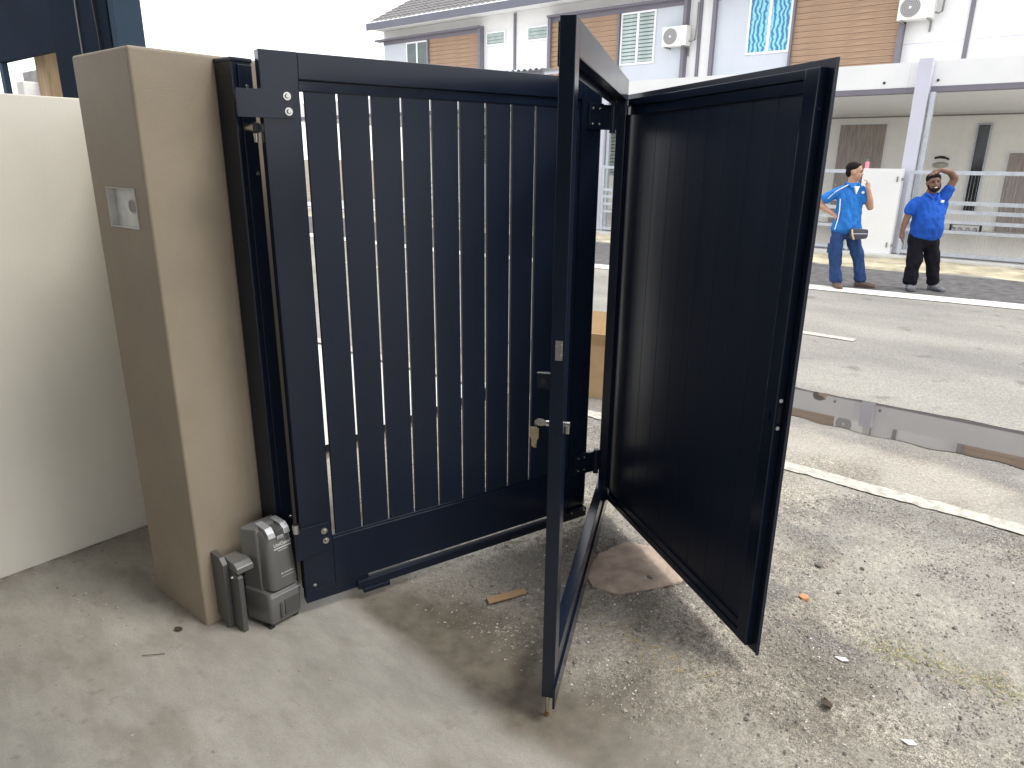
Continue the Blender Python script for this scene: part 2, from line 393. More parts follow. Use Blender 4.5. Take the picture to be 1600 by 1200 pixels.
def masks(X, Y):
    """surface mix and painted tone of the driveway at each point"""
    wob = (fbm(X, Y, 2.2, 4, 11) - 0.5)
    fine = (fbm(X, Y, 14, 3, 21) - 0.5)
    yy = Y + wob * 0.55 + fine * 0.10
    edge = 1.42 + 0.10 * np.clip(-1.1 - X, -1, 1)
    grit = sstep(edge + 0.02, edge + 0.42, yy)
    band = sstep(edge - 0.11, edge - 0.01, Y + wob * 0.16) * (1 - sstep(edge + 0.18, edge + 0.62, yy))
    side = sstep(-0.35, -1.15, X)                        # the darker brown band fades out to the right
    dark_ground = np.clip(band * (0.30 + 0.66 * side), 0, 0.93)  # darker band along the gate line first, soiled spots join it below
    d2 = fbm(X, Y, 3.3, 4, 31)
    dark_ground = np.maximum(dark_ground, 0.45 * sstep(0.54, 0.72, d2) * grit * (1 - sstep(2.6, 3.4, Y)))
    dark_ground = np.maximum(dark_ground, 0.55 * np.exp(-(((X + 1.55) / 0.26) ** 2 + ((Y - 1.93) / 0.20) ** 2)) * sstep(0.35, 0.6, fbm(X, Y, 9, 3, 77)))
    tar = 0.72 * sstep(0.50, 0.63, fbm(X, Y, 1.9, 5, 41) + 0.10 * sstep(2.7, 3.6, Y) - 0.10 * sstep(2.6, 2.0, Y)) * grit
    tar = np.maximum(tar, 0.9 * np.exp(-(((X + 0.50 + 0.35 * (Y - 2.4)) / 0.22) ** 2 + ((Y - 2.40) / 0.07) ** 2)) * sstep(0.38, 0.52, fbm(X, Y, 16, 3, 55)))
    for tx, ty, rx, ry in ((-0.72, 3.22, 0.30, 0.22), (-0.25, 3.18, 0.34, 0.16), (0.10, 2.95, 0.30, 0.16), (-1.0, 2.75, 0.18, 0.22), (-0.15, 2.45, 0.20, 0.10)):
        tar = np.maximum(tar, 0.88 * np.exp(-(((X - tx) / rx) ** 2 + ((Y - ty) / ry) ** 2) ** 1.5) * sstep(0.40, 0.56, fbm(X, Y, 7, 4, 57)))
    pale = 0.55 * sstep(0.50, 0.70, fbm(X, Y, 2.1, 4, 61)) * grit
    pale = np.maximum(pale, 0.55 * np.exp(-(((X + 1.78) / 0.16) ** 2 + ((Y - 1.92 - 1.2 * (X + 1.78)) / 0.20) ** 2)))  # sunlit patch by the leaf foot, painted into the pale mask
    # joint where the wall foot and pillar meet the floor collects dust
    spk = fbm(X, Y, 24, 4, 83)
    foot = np.exp(-np.clip(X + 3.205, 0, 9) / 0.035) * sstep(0.35, 0.60, fbm(X, Y, 9, 4, 81)) * 0.8
    pf_ = np.exp(-np.clip(np.maximum(np.abs(X + 2.474) - 0.20, np.abs(Y - 1.255) - 0.245), 0, 9) / 0.022) * 0.6 * sstep(0.35, 0.6, spk)
    scuff = 0.5 * sstep(0.60, 0.74, fbm(X * 1.0 + 0.4 * Y, Y * 2.4, 3.0, 5, 85)) + 0.55 * sstep(0.70, 0.78, spk) * sstep(0.45, 0.65, fbm(X, Y, 1.6, 3, 87))
    dark_ground = np.clip(np.maximum(dark_ground, np.maximum(np.maximum(foot, pf_), 0.55 * scuff * (1 - grit))), 0, 0.93)
    return grit, dark_ground, tar, pale

def build_driveway():
    x0, x1, y0, y1 = -3.21, 1.3, 0.25, 3.88
    st = 0.0095
    nx, ny = int((x1 - x0) / st), int((y1 - y0) / st)
    xs, ys = np.linspace(x0, x1, nx), np.linspace(y0, y1, ny)
    X, Y = np.meshgrid(xs, ys)
    grit, dark_ground, tar, pale = masks(X, Y)
    h = (fbm(X, Y, 1.3, 3, 3) - 0.5) * 0.006
    h += grit * ((fbm(X, Y, 5, 4, 5) - 0.5) * 0.016 + (fbm(X, Y, 30, 3, 9) - 0.5) * 0.014)
    h += (fbm(X, Y, 70, 2, 13) - 0.5) * (0.0012 + 0.011 * grit)
    h *= sstep(3.88, 3.70, Y)
    h -= 0.002
    co = np.stack([X, Y, h], -1).reshape(-1, 3)
    idx = np.arange(nx * ny).reshape(ny, nx)
    fc = np.stack([idx[:-1, :-1], idx[:-1, 1:], idx[1:, 1:], idx[1:, :-1]], -1).reshape(-1, 4)
    me = bpy.data.meshes.new('driveway')
    me.vertices.add(len(co)); me.vertices.foreach_set('co', co.ravel())
    me.loops.add(fc.size); me.loops.foreach_set('vertex_index', fc.ravel())
    me.polygons.add(len(fc)); me.polygons.foreach_set('loop_start', np.arange(0, fc.size, 4)); me.polygons.foreach_set('loop_total', np.full(len(fc), 4))
    me.update(); me.validate()
    me.polygons.foreach_set('use_smooth', np.ones(len(fc), bool))
    for nm, a in (('grit', grit), ('dark_ground', dark_ground), ('tar', tar), ('pale', pale)):
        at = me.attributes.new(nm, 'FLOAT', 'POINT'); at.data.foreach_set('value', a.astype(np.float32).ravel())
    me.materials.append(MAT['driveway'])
    struct(link('driveway', me))
    def hgt(x, y):
        i = int(np.clip((y - y0) / (y1 - y0) * (ny - 1), 0, ny - 1)); j = int(np.clip((x - x0) / (x1 - x0) * (nx - 1), 0, nx - 1))
        return float(h[i, j])
    return hgt
hgt = build_driveway()
plane('porch_slab', -3.21, 6, -7, 0.262, -0.008, 'driveway')
plane('driveway_beyond', 1.29, 9, 0.25, 3.88, -0.012, 'driveway')
plane('neighbour_driveway', -30, -3.41, -7, 3.88, -0.012, 'kerbconcrete')
plane('road', -120, 120, 3.84, 13.2, -0.004, 'road')
def far_edge(x): return 10.42 + 0.115 * (min(max(x, -9.0), 4.0) + 2.0)
def shoulder():
    xs = np.linspace(-120, 120, 481); V, F = [], []
    for i, x in enumerate(xs):
        V += [(x, far_edge(x) + 0.1, 0.0), (x, 12.98, 0.0)]
        if i: F.append((2 * i - 2, 2 * i, 2 * i + 1, 2 * i - 1))
    return struct(link('road_shoulder', poly_mesh('road_shoulder', V, F, 'asphalt_dark')))
shoulder()
# sandy verge, slightly lumpy
def verge():
    nx, ny = 240, 14
    vs_, fs_ = [], []
    for j in range(ny):
        for i in range(nx):
            x = -40 + 60 * i / (nx - 1); y = 12.85 + 1.75 * j / (ny - 1)
            y += 0.14 * (mnoise.noise(Vector((x * 0.9, j, 0)))) if j == 0 else 0
            vs_.append((x, y, 0.0 + 0.04 * mnoise.noise(Vector((x * 0.7, y * 1.5, 3))) * (j > 0) + 0.025 * j / ny))
    for j in range(ny - 1):
        for i in range(nx - 1):
            a = j * nx + i; fs_.append((a, a + 1, a + nx + 1, a + nx))
    return struct(link('verge', poly_mesh('verge', vs_, fs_, 'sand', True)))
verge()

def ragged_strip(name, x0, x1, y0, y1, z, wob, material, step=0.05, off=lambda x: 0.0):
    """painted line with worn, uneven edges"""
    n = int((x1 - x0) / step); vv, ff = [], []
    for i in range(n + 1):
        x = x0 + (x1 - x0) * i / n
        a = wob * (mnoise.noise(Vector((x * 6, 0.3, 0))) + 0.6 * mnoise.noise(Vector((x * 19, 5, 0))))
        b = wob * (mnoise.noise(Vector((x * 6, 9.3, 0))) + 0.6 * mnoise.noise(Vector((x * 19, 15, 0))))
        vv += [(x, y0 + a + off(x), z), (x, y1 + b + off(x), z)]
        if i: k = 2 * i; ff.append((k - 2, k, k + 1, k - 1))
    return struct(link(name, poly_mesh(name, vv, ff, material)))
def road_margin():
    xs, ys = np.arange(-5, 3, 0.03), np.linspace(3.86, 5.05, 48)
    X, Y = np.meshgrid(xs, ys); nx, ny = len(xs), len(ys)
    e = sstep(5.0, 4.55, Y + 0.5 * (fbm(X, Y, 1.5, 4, 15) - 0.5))
    h = 0.002 + e * (fbm(X, Y, 12, 3, 17) - 0.5) * 0.006 - 0.012 * sstep(4.60, 4.95, Y + 0.35 * (fbm(X, Y, 2.0, 4, 19) - 0.5))
    h = np.maximum(h, -0.003)
    h = np.where(Y < 4.02, np.minimum(h, 0.003), h)
    V = np.stack([X, Y, h], -1).reshape(-1, 3); idx = np.arange(nx * ny).reshape(ny, nx)
    F = np.stack([idx[:-1, :-1], idx[:-1, 1:], idx[1:, 1:], idx[1:, :-1]], -1).reshape(-1, 4)
    me = bpy.data.meshes.new('road_margin'); me.from_pydata(V.tolist(), [], F.tolist())
    for p in me.polygons: p.use_smooth = True
    vals = {'grit': np.ones_like(X), 'dark_ground': 0.12 * np.ones_like(X), 'tar': 0.80 * sstep(0.40, 0.60, fbm(X, Y, 1.7, 4, 44) + 0.22 * sstep(4.25, 4.65, Y)), 'pale': 0.6 * sstep(0.52, 0.70, fbm(X, Y, 1.6, 4, 64))}
    for nm, a in vals.items():
        at = me.attributes.new(nm, 'FLOAT', 'POINT'); at.data.foreach_set('value', a.astype(np.float32).ravel())
    me.materials.append(MAT['driveway'])
    return struct(link('road_margin', me))
road_margin()
ragged_strip('edge_line', -14, 6, 3.815, 3.93, 0.0048, 0.020, 'linepaint', 0.012)
ragged_strip('edge_line', -30, 8, -0.21, 0.21, 0.005, 0.016, 'farpaint', 0.05, far_edge)
for k in range(-4, 3):
    ragged_strip('centre_line_dash', -3.7 + k * 6.0, -1.71 + k * 6.0, 7.30, 7.42, 0.003, 0.006, 'linepaint')

# rain water standing along the near side of the road
def puddle():
    top, bot = [], []
    n = 160
    for i in range(n + 1):
        x = -4.2 + 6.2 * i / n
        w = sstep(-4.2, -3.2, np.float64(x)) * sstep(2.0, 1.2, np.float64(x))
        c = 5.27 + 0.05 * mnoise.noise(Vector((x * 0.5, 3, 1)))
        a = (0.17 + 0.09 * mnoise.noise(Vector((x * 1.1, 1, 1))) + 0.05 * mnoise.noise(Vector((x * 5, 1, 1)))) * w
        b = (0.27 + 0.12 * mnoise.noise(Vector((x * 0.9, 7, 1))) + 0.05 * mnoise.noise(Vector((x * 6, 9, 1)))) * w
        top.append((x, c + a, 0.0015)); bot.append((x, c - b - 0.27, 0.0015))
    vv = top + bot; ff = [(i, n + 1 + i, n + 2 + i, i + 1) for i in range(n)]
    return struct(link('puddle', poly_mesh('puddle', vv, ff, 'puddle')))
puddle()

# ------------------------------------------------------------------ gravel on the apron
def rock_mesh_np(n, pts, rad, seed):
    """n little faceted stones as one vertex/face list"""
    g = np.random.default_rng(seed)
    base = np.array([(1, 0, 0), (-1, 0, 0), (0, 1, 0), (0, -1, 0), (0, 0, 1), (0, 0, -1)], float)
    tri = np.array([(0, 2, 4), (2, 1, 4), (1, 3, 4), (3, 0, 4), (2, 0, 5), (1, 2, 5), (3, 1, 5), (0, 3, 5)])
    V = base[None] * (0.65 + 0.6 * g.random((n, 6, 1)))
    a = g.random(n) * 6.28; ca, sa = np.cos(a), np.sin(a)
    x = V[..., 0] * ca[:, None] - V[..., 1] * sa[:, None]; y = V[..., 0] * sa[:, None] + V[..., 1] * ca[:, None]
    sq = 0.7 + 0.6 * g.random((n, 1))
    V = np.stack([x * sq, y / sq, V[..., 2] * 0.65], -1) * rad[:, None, None] + pts[:, None, :]
    F = tri[None] + 6 * np.arange(n)[:, None, None]
    return V.reshape(-1, 3), F.reshape(-1, 3)

def gravel():
    N = 150000
    x = rng.uniform(-2.6, 1.1, N); y = rng.uniform(1.35, 3.80, N)
    grit, dark_ground, tar, pale = masks(x, y)
    keep = rng.random(N) < np.clip(grit ** 2 * (0.16 + 0.75 * tar + 0.45 * dark_ground) * (0.3 + 1.2 * sstep(0.42, 0.62, fbm(x, y, 3.0, 4, 91))), 0, 1)
    x, y = x[keep], y[keep]
    n = len(x)
    r = np.clip(rng.lognormal(math.log(0.0029), 0.42, n), 0.0014, 0.010)
    z = np.array([hgt(a, b) for a, b in zip(x, y)]) + r * 0.25
    sel = rng.random(n)
    for nm, m_, k in (('gravel', 'stone', sel < 0.70), ('dark_grit', 'stone_dark', (sel >= 0.70) & (sel < 0.93)), ('pale_chips', 'paper', sel >= 0.93)):
        p = np.stack([x[k], y[k], z[k]], -1)
        V, F = rock_mesh_np(len(p), p, r[k] * (0.75 if nm == 'pale_chips' else 1), 5)
        me = bpy.data.meshes.new(nm); me.from_pydata(V.tolist(), [], F.tolist()); me.materials.append(MAT[m_])
        o = link(nm, me); o['kind'] = 'stuff'
        o['label'] = {'gravel': 'loose grey gravel scattered over the gritty driveway', 'dark_grit': 'dark asphalt crumbs on the gritty driveway', 'pale_chips': 'tiny pale chips strewn over the gritty driveway'}[nm]
gravel()

# ================================================================== WALL, PILLAR, POST
w = thing('boundary_wall', 'plain cream plastered boundary wall on the far left', 'wall', (-3.31, -1.2, 0))
def wall_parts():
    bx('wall_panel', 'cream', w, -0.10, 0.10, -3.2, 2.60, -0.05, 1.864, 0.004)
    bx('return_panel', 'cream', w, 0.10, 0.66, 2.50, 2.62, -0.05, 1.860, 0.003)
wall_parts()

pil = thing('gate_pillar', 'tall taupe rendered gate pillar with a recessed metal box', 'pillar', (-2.474, 1.255, 0))
def pillar():
    # body with a real pocket for the switch box in its inner face (y = -0.245)
    hx, hy, H_ = 0.20, 0.245, 1.955
    px0, px1, pz0, pz1, dep = -0.084, 0.122, 1.428, 1.555, 0.024
    bm = bmesh.new(); V = bm.verts.new
    o = [V(p) for p in ((-hx, -hy, -0.05), (hx, -hy, -0.05), (hx, -hy, H_), (-hx, -hy, H_))]
    i = [V(p) for p in ((px0, -hy, pz0), (px1, -hy, pz0), (px1, -hy, pz1), (px0, -hy, pz1))]
    k = [V(p) for p in ((px0, -hy + dep, pz0), (px1, -hy + dep, pz0), (px1, -hy + dep, pz1), (px0, -hy + dep, pz1))]
    b = [V(p) for p in ((-hx, hy, -0.05), (hx, hy, -0.05), (hx, hy, H_), (-hx, hy, H_))]
    for a in range(4):
        c = (a + 1) % 4
        bm.faces.new((o[a], o[c], i[c], i[a])); bm.faces.new((i[a], i[c], k[c], k[a])); bm.faces.new((o[c], o[a], b[a], b[c]))
    bm.faces.new(k); bm.faces.new(b[::-1])
    es = [e for e in bm.edges if abs(e.verts[0].co.x) == hx and abs(e.verts[1].co.x) == hx and (e.verts[0].co.z == H_ or e.verts[0].co.z != e.verts[1].co.z) and abs(e.verts[0].co.y) == hy]
    es = [e for e in bm.edges if all(abs(abs(v.co.x) - hx) < 1e-6 and abs(abs(v.co.y) - hy) < 1e-6 for v in e.verts)]
    bmesh.ops.bevel(bm, geom=es, offset=0.009, segments=3, affect='EDGES', profile=0.5)
    bmesh.ops.recalc_face_normals(bm, faces=bm.faces)
    me = bpy.data.meshes.new('pillar_body'); bm.to_mesh(me); bm.free(); me.materials.append(MAT['taupe'])
    link('pillar_body', me, pil)
    # metal back box lining the pocket
    m = MB(); t = 0.003
    yb = -hy + dep
    m.box(px0 + .001, px0 + t, -hy - .004, yb - .001, pz0 + .001, pz1 - .001).box(px1 - t, px1 - .001, -hy - .004, yb - .001, pz0 + .001, pz1 - .001)
    m.box(px0 + t, px1 - t, -hy - .004, yb - .001, pz0 + .001, pz0 + t).box(px0 + t, px1 - t, -hy - .003, yb - .001, pz1 - t, pz1 - .001)
    box = m.build('switch_box', 'box_metal', pil)
    m = MB(); yb2 = yb - 0.004            # back plate with a knock-out ring
    m.box(px0 + t, px1 - t, yb2, yb - .001, pz0 + t, pz1 - t)
    m.build('back_plate', 'box_metal', box)
    c = Vector((0.040, yb2 - 0.0005, 1.496))
    MB().cyl(c, c + Vector((0, -0.002, 0)), 0.020, n=24).build('knockout', 'acgrille', box)
    MB().pipe([(c.x + 0.021 * math.cos(a), c.y - 0.0015, c.z + 0.021 * math.sin(a)) for a in np.linspace(0, 2 * math.pi, 25)], 0.0013, 6).build('knockout_ring', 'steel', box, True)
pillar()

post = thing('gate_post', 'slim black steel post fixed against the taupe pillar', 'post', (-2.2225, 1.32, 0))
def gate_post():
    bx('post_tube', 'paint_smooth', post, -0.050, 0.048, -0.05, 0.022, 0, 1.935, 0.006)
    bx('post_cap', 'paint_smooth', post, -0.0505, 0.0505, -0.0525, 0.0240, 1.930, 1.944, 0.004)
    bx('cover_strip', 'paint_smooth', post, 0.0485, 0.055, -0.030, 0.018, 0.30, 1.925, 0.003)
    for z, y in ((1.86, -0.005), (1.845, -0.008), (1.60, 0.005), (0.36, 0.005)):
        MB().cyl((0.055, y, z), (0.0605, y, z), 0.0068, 0.0045, 10).build('screw', 'steel', post, True)
    s = MB().cyl((0.055, -0.020, 1.738), (0.098, -0.020, 1.738), 0.013, n=16).build('stop_bolt', 'steel', post, True)
    MB().cyl((0.098, -0.020, 1.738), (0.116, -0.020, 1.738), 0.016, n=16).build('stop_head', 'steel', s, True)
    MB().cyl((0.107, -0.020, 1.7215), (0.107, -0.020, 1.695), 0.010, 0.008, 12).build('stop_nut', 'steel', s, True)
gate_post()

# ================================================================== GATE
def bolt(parent, p, d, r=0.012, name='bolt'):
    p, d = Vector(p), Vector(d)
    b = MB().cyl(p, p + d * 0.004, r, n=18).build(name, 'steel', parent, True)
    MB().cyl(p + d * 0.004, p + d * 0.010, r * 0.66, r * 0.45, 6).build('bolt_head', 'steel', b)
    return b

# ---- leaf hung from the post: local x along the leaf, y away from the camera side
leaf = thing('gate_leaf', 'black slatted gate leaf with narrow gaps, hung from the pillar post', 'gate', (-2.042, 1.285, 0), math.atan2(0.957, 0.289))
def gate_leaf():
    T = 0.045
    lay = [('stile', (0.0, 0.116, 0, T, 0.10, 1.957)), ('top_rail', (0.1165, 1.232, 0, T, 1.879, 1.9565)), ('bottom_rail', (0.1165, 1.232, 0, T, 0.1, 0.298))]
    for nm, a in lay: bx(nm, 'rail_paint', leaf, *a, bev=0.003)
    bx('rail_bead', 'rail_paint', leaf, 0.118, 1.231, 0.007, T - 0.007, 1.846, 1.8785, 0.003)
    bx('rail_bead', 'rail_paint', leaf, 0.118, 1.231, 0.006, T - 0.006, 0.2985, 0.306, 0.002)
    # rounded closing stile
    pts = [(1.2325, 0.0), (1.310, 0.0)] + [(1.310 + 0.036 * math.sin(t), 0.0225 - 0.0225 * math.cos(t)) for t in np.linspace(0.25, math.pi - 0.25, 9)] + [(1.310, T), (1.2325, T)]
    MB().prism(pts, 'z', 0.10, 1.957).build('round_stile', 'rail_paint', leaf, True)
    # slats
    pitch, gap = 0.1112, 0.0100
    me = MB().box(0, pitch - gap, 0.010, 0.024, 0.295, 1.855, 0.0015).mesh('slat', 'paint')
    for k in range(10):
        link('slat', me, leaf, (0.1335 + k * pitch, 0, 0))
    # hinge plates with bolts
    MB().prism([(-0.075, 1.765), (0.088, 1.765), (0.096, 1.775), (0.096, 1.850), (0.0, 1.850), (-0.010, 1.845), (-0.075, 1.845)], 'y', -0.0075, -0.0015, 0.0008).build('hinge_plate', 'rail_paint', leaf)
    for s, z in ((0.073, 1.829), (0.075, 1.785), (0.083, 0.341), (0.087, 0.300)): bolt(leaf, (s, -0.0075, z), (0, -1, 0))
    MB().prism([(-0.022, 0.242), (0.10, 0.262), (0.108, 0.37), (0.0, 0.372), (-0.022, 0.352)], 'y', -0.0075, -0.0015, 0.0008).build('hinge_plate', 'rail_paint', leaf)
    MB().cyl((-0.058, 0.012, 1.77), (-0.058, 0.012, 1.84), 0.016, n=16).build('hinge_barrel', 'rail_paint', leaf, True)
    MB().cyl((-0.016, -0.002, 0.358), (-0.016, -0.002, 0.392), 0.012, n=14).build('hinge_pin', 'steel', leaf, True)
    # folding link arm that runs under the bottom rail
    MB().box(0.002, 0.25, 0.004, 0.040, 0.052, 0.0995, 0.002).build('foot_strip', 'rail_paint', leaf)
    arm = MB().box(0.20, 1.335, -0.012, 0.020, 0.048, 0.083, 0.003).build('link_arm', 'paint_smooth', leaf)
    MB().box(0.22, 0.33, -0.018, 0.02, 0.030, 0.0475, 0.003).build('arm_bracket', 'paint_smooth', arm)
    MB().box(1.15, 1.33, -0.020, 0.03, 0.0835, 0.0985, 0.003).build('arm_pivot', 'paint_smooth', arm)
    for s in (1.17, 1.24, 1.31): bolt(arm, (s, -0.020, 0.091), (0, -1, 0), 0.005)
    bolt(leaf, (0.035, 0.0, 0.125), (0, -1, 0), 0.006)
    # fold hinges carrying the second leaf
    for z0, z1 in ((1.770, 1.868), (0.268, 0.370)):
        h = MB().box(1.262, 1.335, -0.008, -0.0005, z0, z1, 0.0015).build('fold_hinge', 'paint_smooth', leaf)
        for s in (1.280, 1.315):
            for z in (z0 + 0.02, z1 - 0.02): bolt(h, (s, -0.008, z), (0, -1, 0), 0.006)
        MB().prism([(1.336, -0.008), (1.445, -0.012), (1.445, -0.004), (1.345, 0.004), (1.336, 0.004)], 'z', z0, z1 - 0.004).build('knuckle_plate', 'paint_smooth', h)
        MB().cyl((1.385, -0.008, z0 - 0.012), (1.385, -0.008, z1 + 0.004), 0.013, n=16).build('hinge_knuckle', 'paint_smooth', h, True)
gate_leaf()

# ---- outer frame folded back towards the camera: local x along the frame, y to its left
frame = thing('gate_portal', 'open black door frame of the folding gate, swung towards the camera', 'gate', (-1.056, 1.441, 0), math.atan2(0.900, -0.436))
def gate_frame():
    t0, t1 = -0.0385, 0.0
    Lh = 1.385
    bx('lock_stile', 'rail_paint', frame, 0, 0.060, t0, t1, 0.086, 1.965, 0.002)
    bx('top_rail', 'rail_paint', frame, 0.0605, Lh, t0, t1 - 0.0005, 1.884, 1.9645, 0.002)
    bx('hinge_stile', 'rail_paint', frame, Lh - 0.062, Lh - 0.0005, t0 + 0.0005, t1 - 0.001, 0.216, 1.8835, 0.002)
    br = bx('bottom_rail', 'rail_paint', frame, 0.0605, Lh, t0, t1 - 0.0005, 0.136, 0.2155, 0.002)
    MB().box(-0.018, Lh - 0.004, t0 - 0.006, t0 + 0.0015, 0.062, 0.1335, 0.001).build('lower_flange', 'rail_paint', br)
    bx('rear_flange', 'rail_paint', frame, 0.014, Lh - 0.01, 0.0006, 0.0060, 1.86, 1.955, 0.001)
    # drop bolt
    d = MB().cyl((0.022, -0.015, 0.018), (0.022, -0.015, 0.0855), 0.0072, n=16).build('drop_bolt', 'steel', frame, True)
    MB().cyl((0.022, -0.015, 0.001), (0.022, -0.015, 0.018), 0.0066, 0.0074, 16).build('bolt_tip', 'brass', d, True)
    bx('bolt_guide', 'steel', frame, 0.018, 0.030, -0.0335, -0.0305, 0.050, 0.0855)
    # keep plate let into the end of the stile
    k = bx('keep_plate', 'steel', frame, -0.0035, 0.0, -0.031, -0.012, 1.1550, 1.2080, 0.001)
    for z in (1.1680, 1.1960): MB().cyl((-0.0035, -0.026, z), (-0.006, -0.026, z), 0.0032, n=10).build('plate_screw', 'steel', k, True)
    # latch tab on the left side
    lt = MB()
    lt.box(0.008, 0.013, 0.0005, 0.036, 1.0720, 1.1140, 0.001)
    lt = lt.build('latch_tab', 'paint_smooth', frame)
    MB().cyl((0.0078, 0.020, 1.0920), (0.0068, 0.020, 1.0920), 0.0075, n=16).build('latch_hole', 'black', lt)
    MB().box(0.004, 0.016, 0.0005, 0.036, 1.1145, 1.1170, 0.0006).build('latch_top', 'steel', lt)
    # lock cylinder, through the stile
    MB().cyl((0.034, 0.0005, 0.9650), (0.034, 0.014, 0.9650), 0.0085, n=20).build('lock_cylinder', 'steel', frame, True)
    cy = MB().cyl((0.034, -0.039, 0.9660), (0.034, -0.052, 0.9660), 0.0085, n=20).build('lock_cylinder', 'steel', frame, True)
    MB().box(0.0290, 0.0390, -0.0515, -0.039, 0.9400, 0.9600, 0.002).build('cylinder_foot', 'steel', cy)
gate_frame()

# keys hanging from the lock
keys = thing('key_bunch', 'bright metal key in the lock with brass keys hanging from it', 'keys', (-1.056, 1.441, 0.08), math.atan2(0.900, -0.436))
def key_bunch():
    pts = [(0.0145 + 0.010 * math.cos(a), 0.885 + 0.0105 * math.sin(a)) for a in np.linspace(0, 2 * math.pi, 18)[:-1]]
    m = MB(); m.prism([(0.0145 + 0.0, 0.8805), (0.022, 0.8765), (0.036, 0.876), (0.043, 0.880), (0.046, 0.8865), (0.043, 0.893), (0.036, 0.896), (0.022, 0.8955), (0.0145, 0.8905)], 'x', 0.0325, 0.0355, 0.0005)
    bow = m.build('key_bow', 'steel', keys)
    # ring
    ring = [(0.034 + 0.010 * math.cos(a), 0.043 , 0.876 + 0.011 * math.sin(a)) for a in np.linspace(0, 2 * math.pi, 22)]
    MB().pipe(ring, 0.0011, 6).build('key_ring', 'steel', keys, True)
    for k, (dy, dx, tilt) in enumerate(((0.0, -0.006, 0.0), (0.004, -0.002, 0.08))):
        y0 = 0.044 + dy
        pr = [(y0 - 0.011, 0.869), (y0 + 0.011, 0.871), (y0 + 0.012, 0.845), (y0 + 0.008, 0.838), (y0 + 0.006, 0.836), (y0 + 0.006, 0.818), (y0 + 0.003, 0.812), (y0 - 0.005, 0.812), (y0 - 0.006, 0.834), (y0 - 0.011, 0.840)]
        MB().prism(pr, 'x', 0.034 + dx, 0.0365 + dx, 0.0004).build('key', 'keymetal', keys)
key_bunch()

# ---- wicket door swung outwards: local x from its free edge to the hinge, y towards the camera
wk = thing('wicket_door', 'solid black pedestrian door of vertical boards, swung wide open', 'door', (-0.632, 2.088, 0), math.atan2(0.548, -0.836))
def wicket():
    D = 0.030; Lw = 1.235
    bx('cover_skin', 'paint_smooth', wk, 0.0, Lw, -0.006, -0.0005, 0.060, 1.915, 0.001)
    bx('edge_lip', 'paint_smooth', wk, -0.0, 0.004, -0.0003, 0.006, 0.062, 1.9145, 0.001)
    st = bx('lock_stile', 'rail_paint', wk, 0.030, 0.084, 0.0, D, 0.085, 1.893, 0.002)
    bx('hinge_stile', 'rail_paint', wk, Lw - 0.055, Lw - 0.002, 0.0, D - 0.003, 0.085, 1.893, 0.002)
    bx('top_rail', 'rail_paint', wk, 0.0845, Lw - 0.0555, 0.0, D - 0.001, 1.866, 1.8925, 0.002)
    bx('rail_bead', 'rail_paint', wk, 0.0850, Lw - 0.0565, 0.0, D - 0.007, 1.832, 1.8652, 0.002)
    bx('bottom_rail', 'rail_paint', wk, 0.0845, Lw - 0.0555, 0.0, D - 0.001, 0.0855, 0.112, 0.002)
    bx('rail_bead', 'rail_paint', wk, 0.0850, Lw - 0.0565, 0.0, D - 0.007, 0.1128, 0.142, 0.002)
    n = 9; pitch = (Lw - 0.0565 - 0.0850) / n
    me = MB().box(0.0006, pitch - 0.0006, 0.003, 0.015, 0.138, 1.836, 0.0012).mesh('board', 'paint')
    for k in range(n): link('board', me, wk, (0.0850 + k * pitch, 0, 0))
    # lock forend in the free edge
    fe = bx('lock_slot', 'black', st, 0.0285, 0.0298, 0.008, 0.021, 0.890, 0.945)
    for z in (0.873, 0.962): MB().cyl((0.0298, 0.0145, z), (0.027, 0.0145, z), 0.0065, 0.0055, 14).build('forend_screw', 'print', st, True)
    MB().cyl((0.0298, 0.015, 1.79), (0.0285, 0.015, 1.79), 0.004, n=10).build('drain_hole', 'black', st)
    MB().cyl((0.062, D, 0.915), (0.062, D + 0.006, 0.915), 0.009, n=16).build('lock_cylinder', 'paint_smooth', st, True)
    bx('cylinder_foot', 'paint_smooth', st, 0.056, 0.068, D + 0.0002, D + 0.005, 0.892, 0.908, 0.001)
wicket()

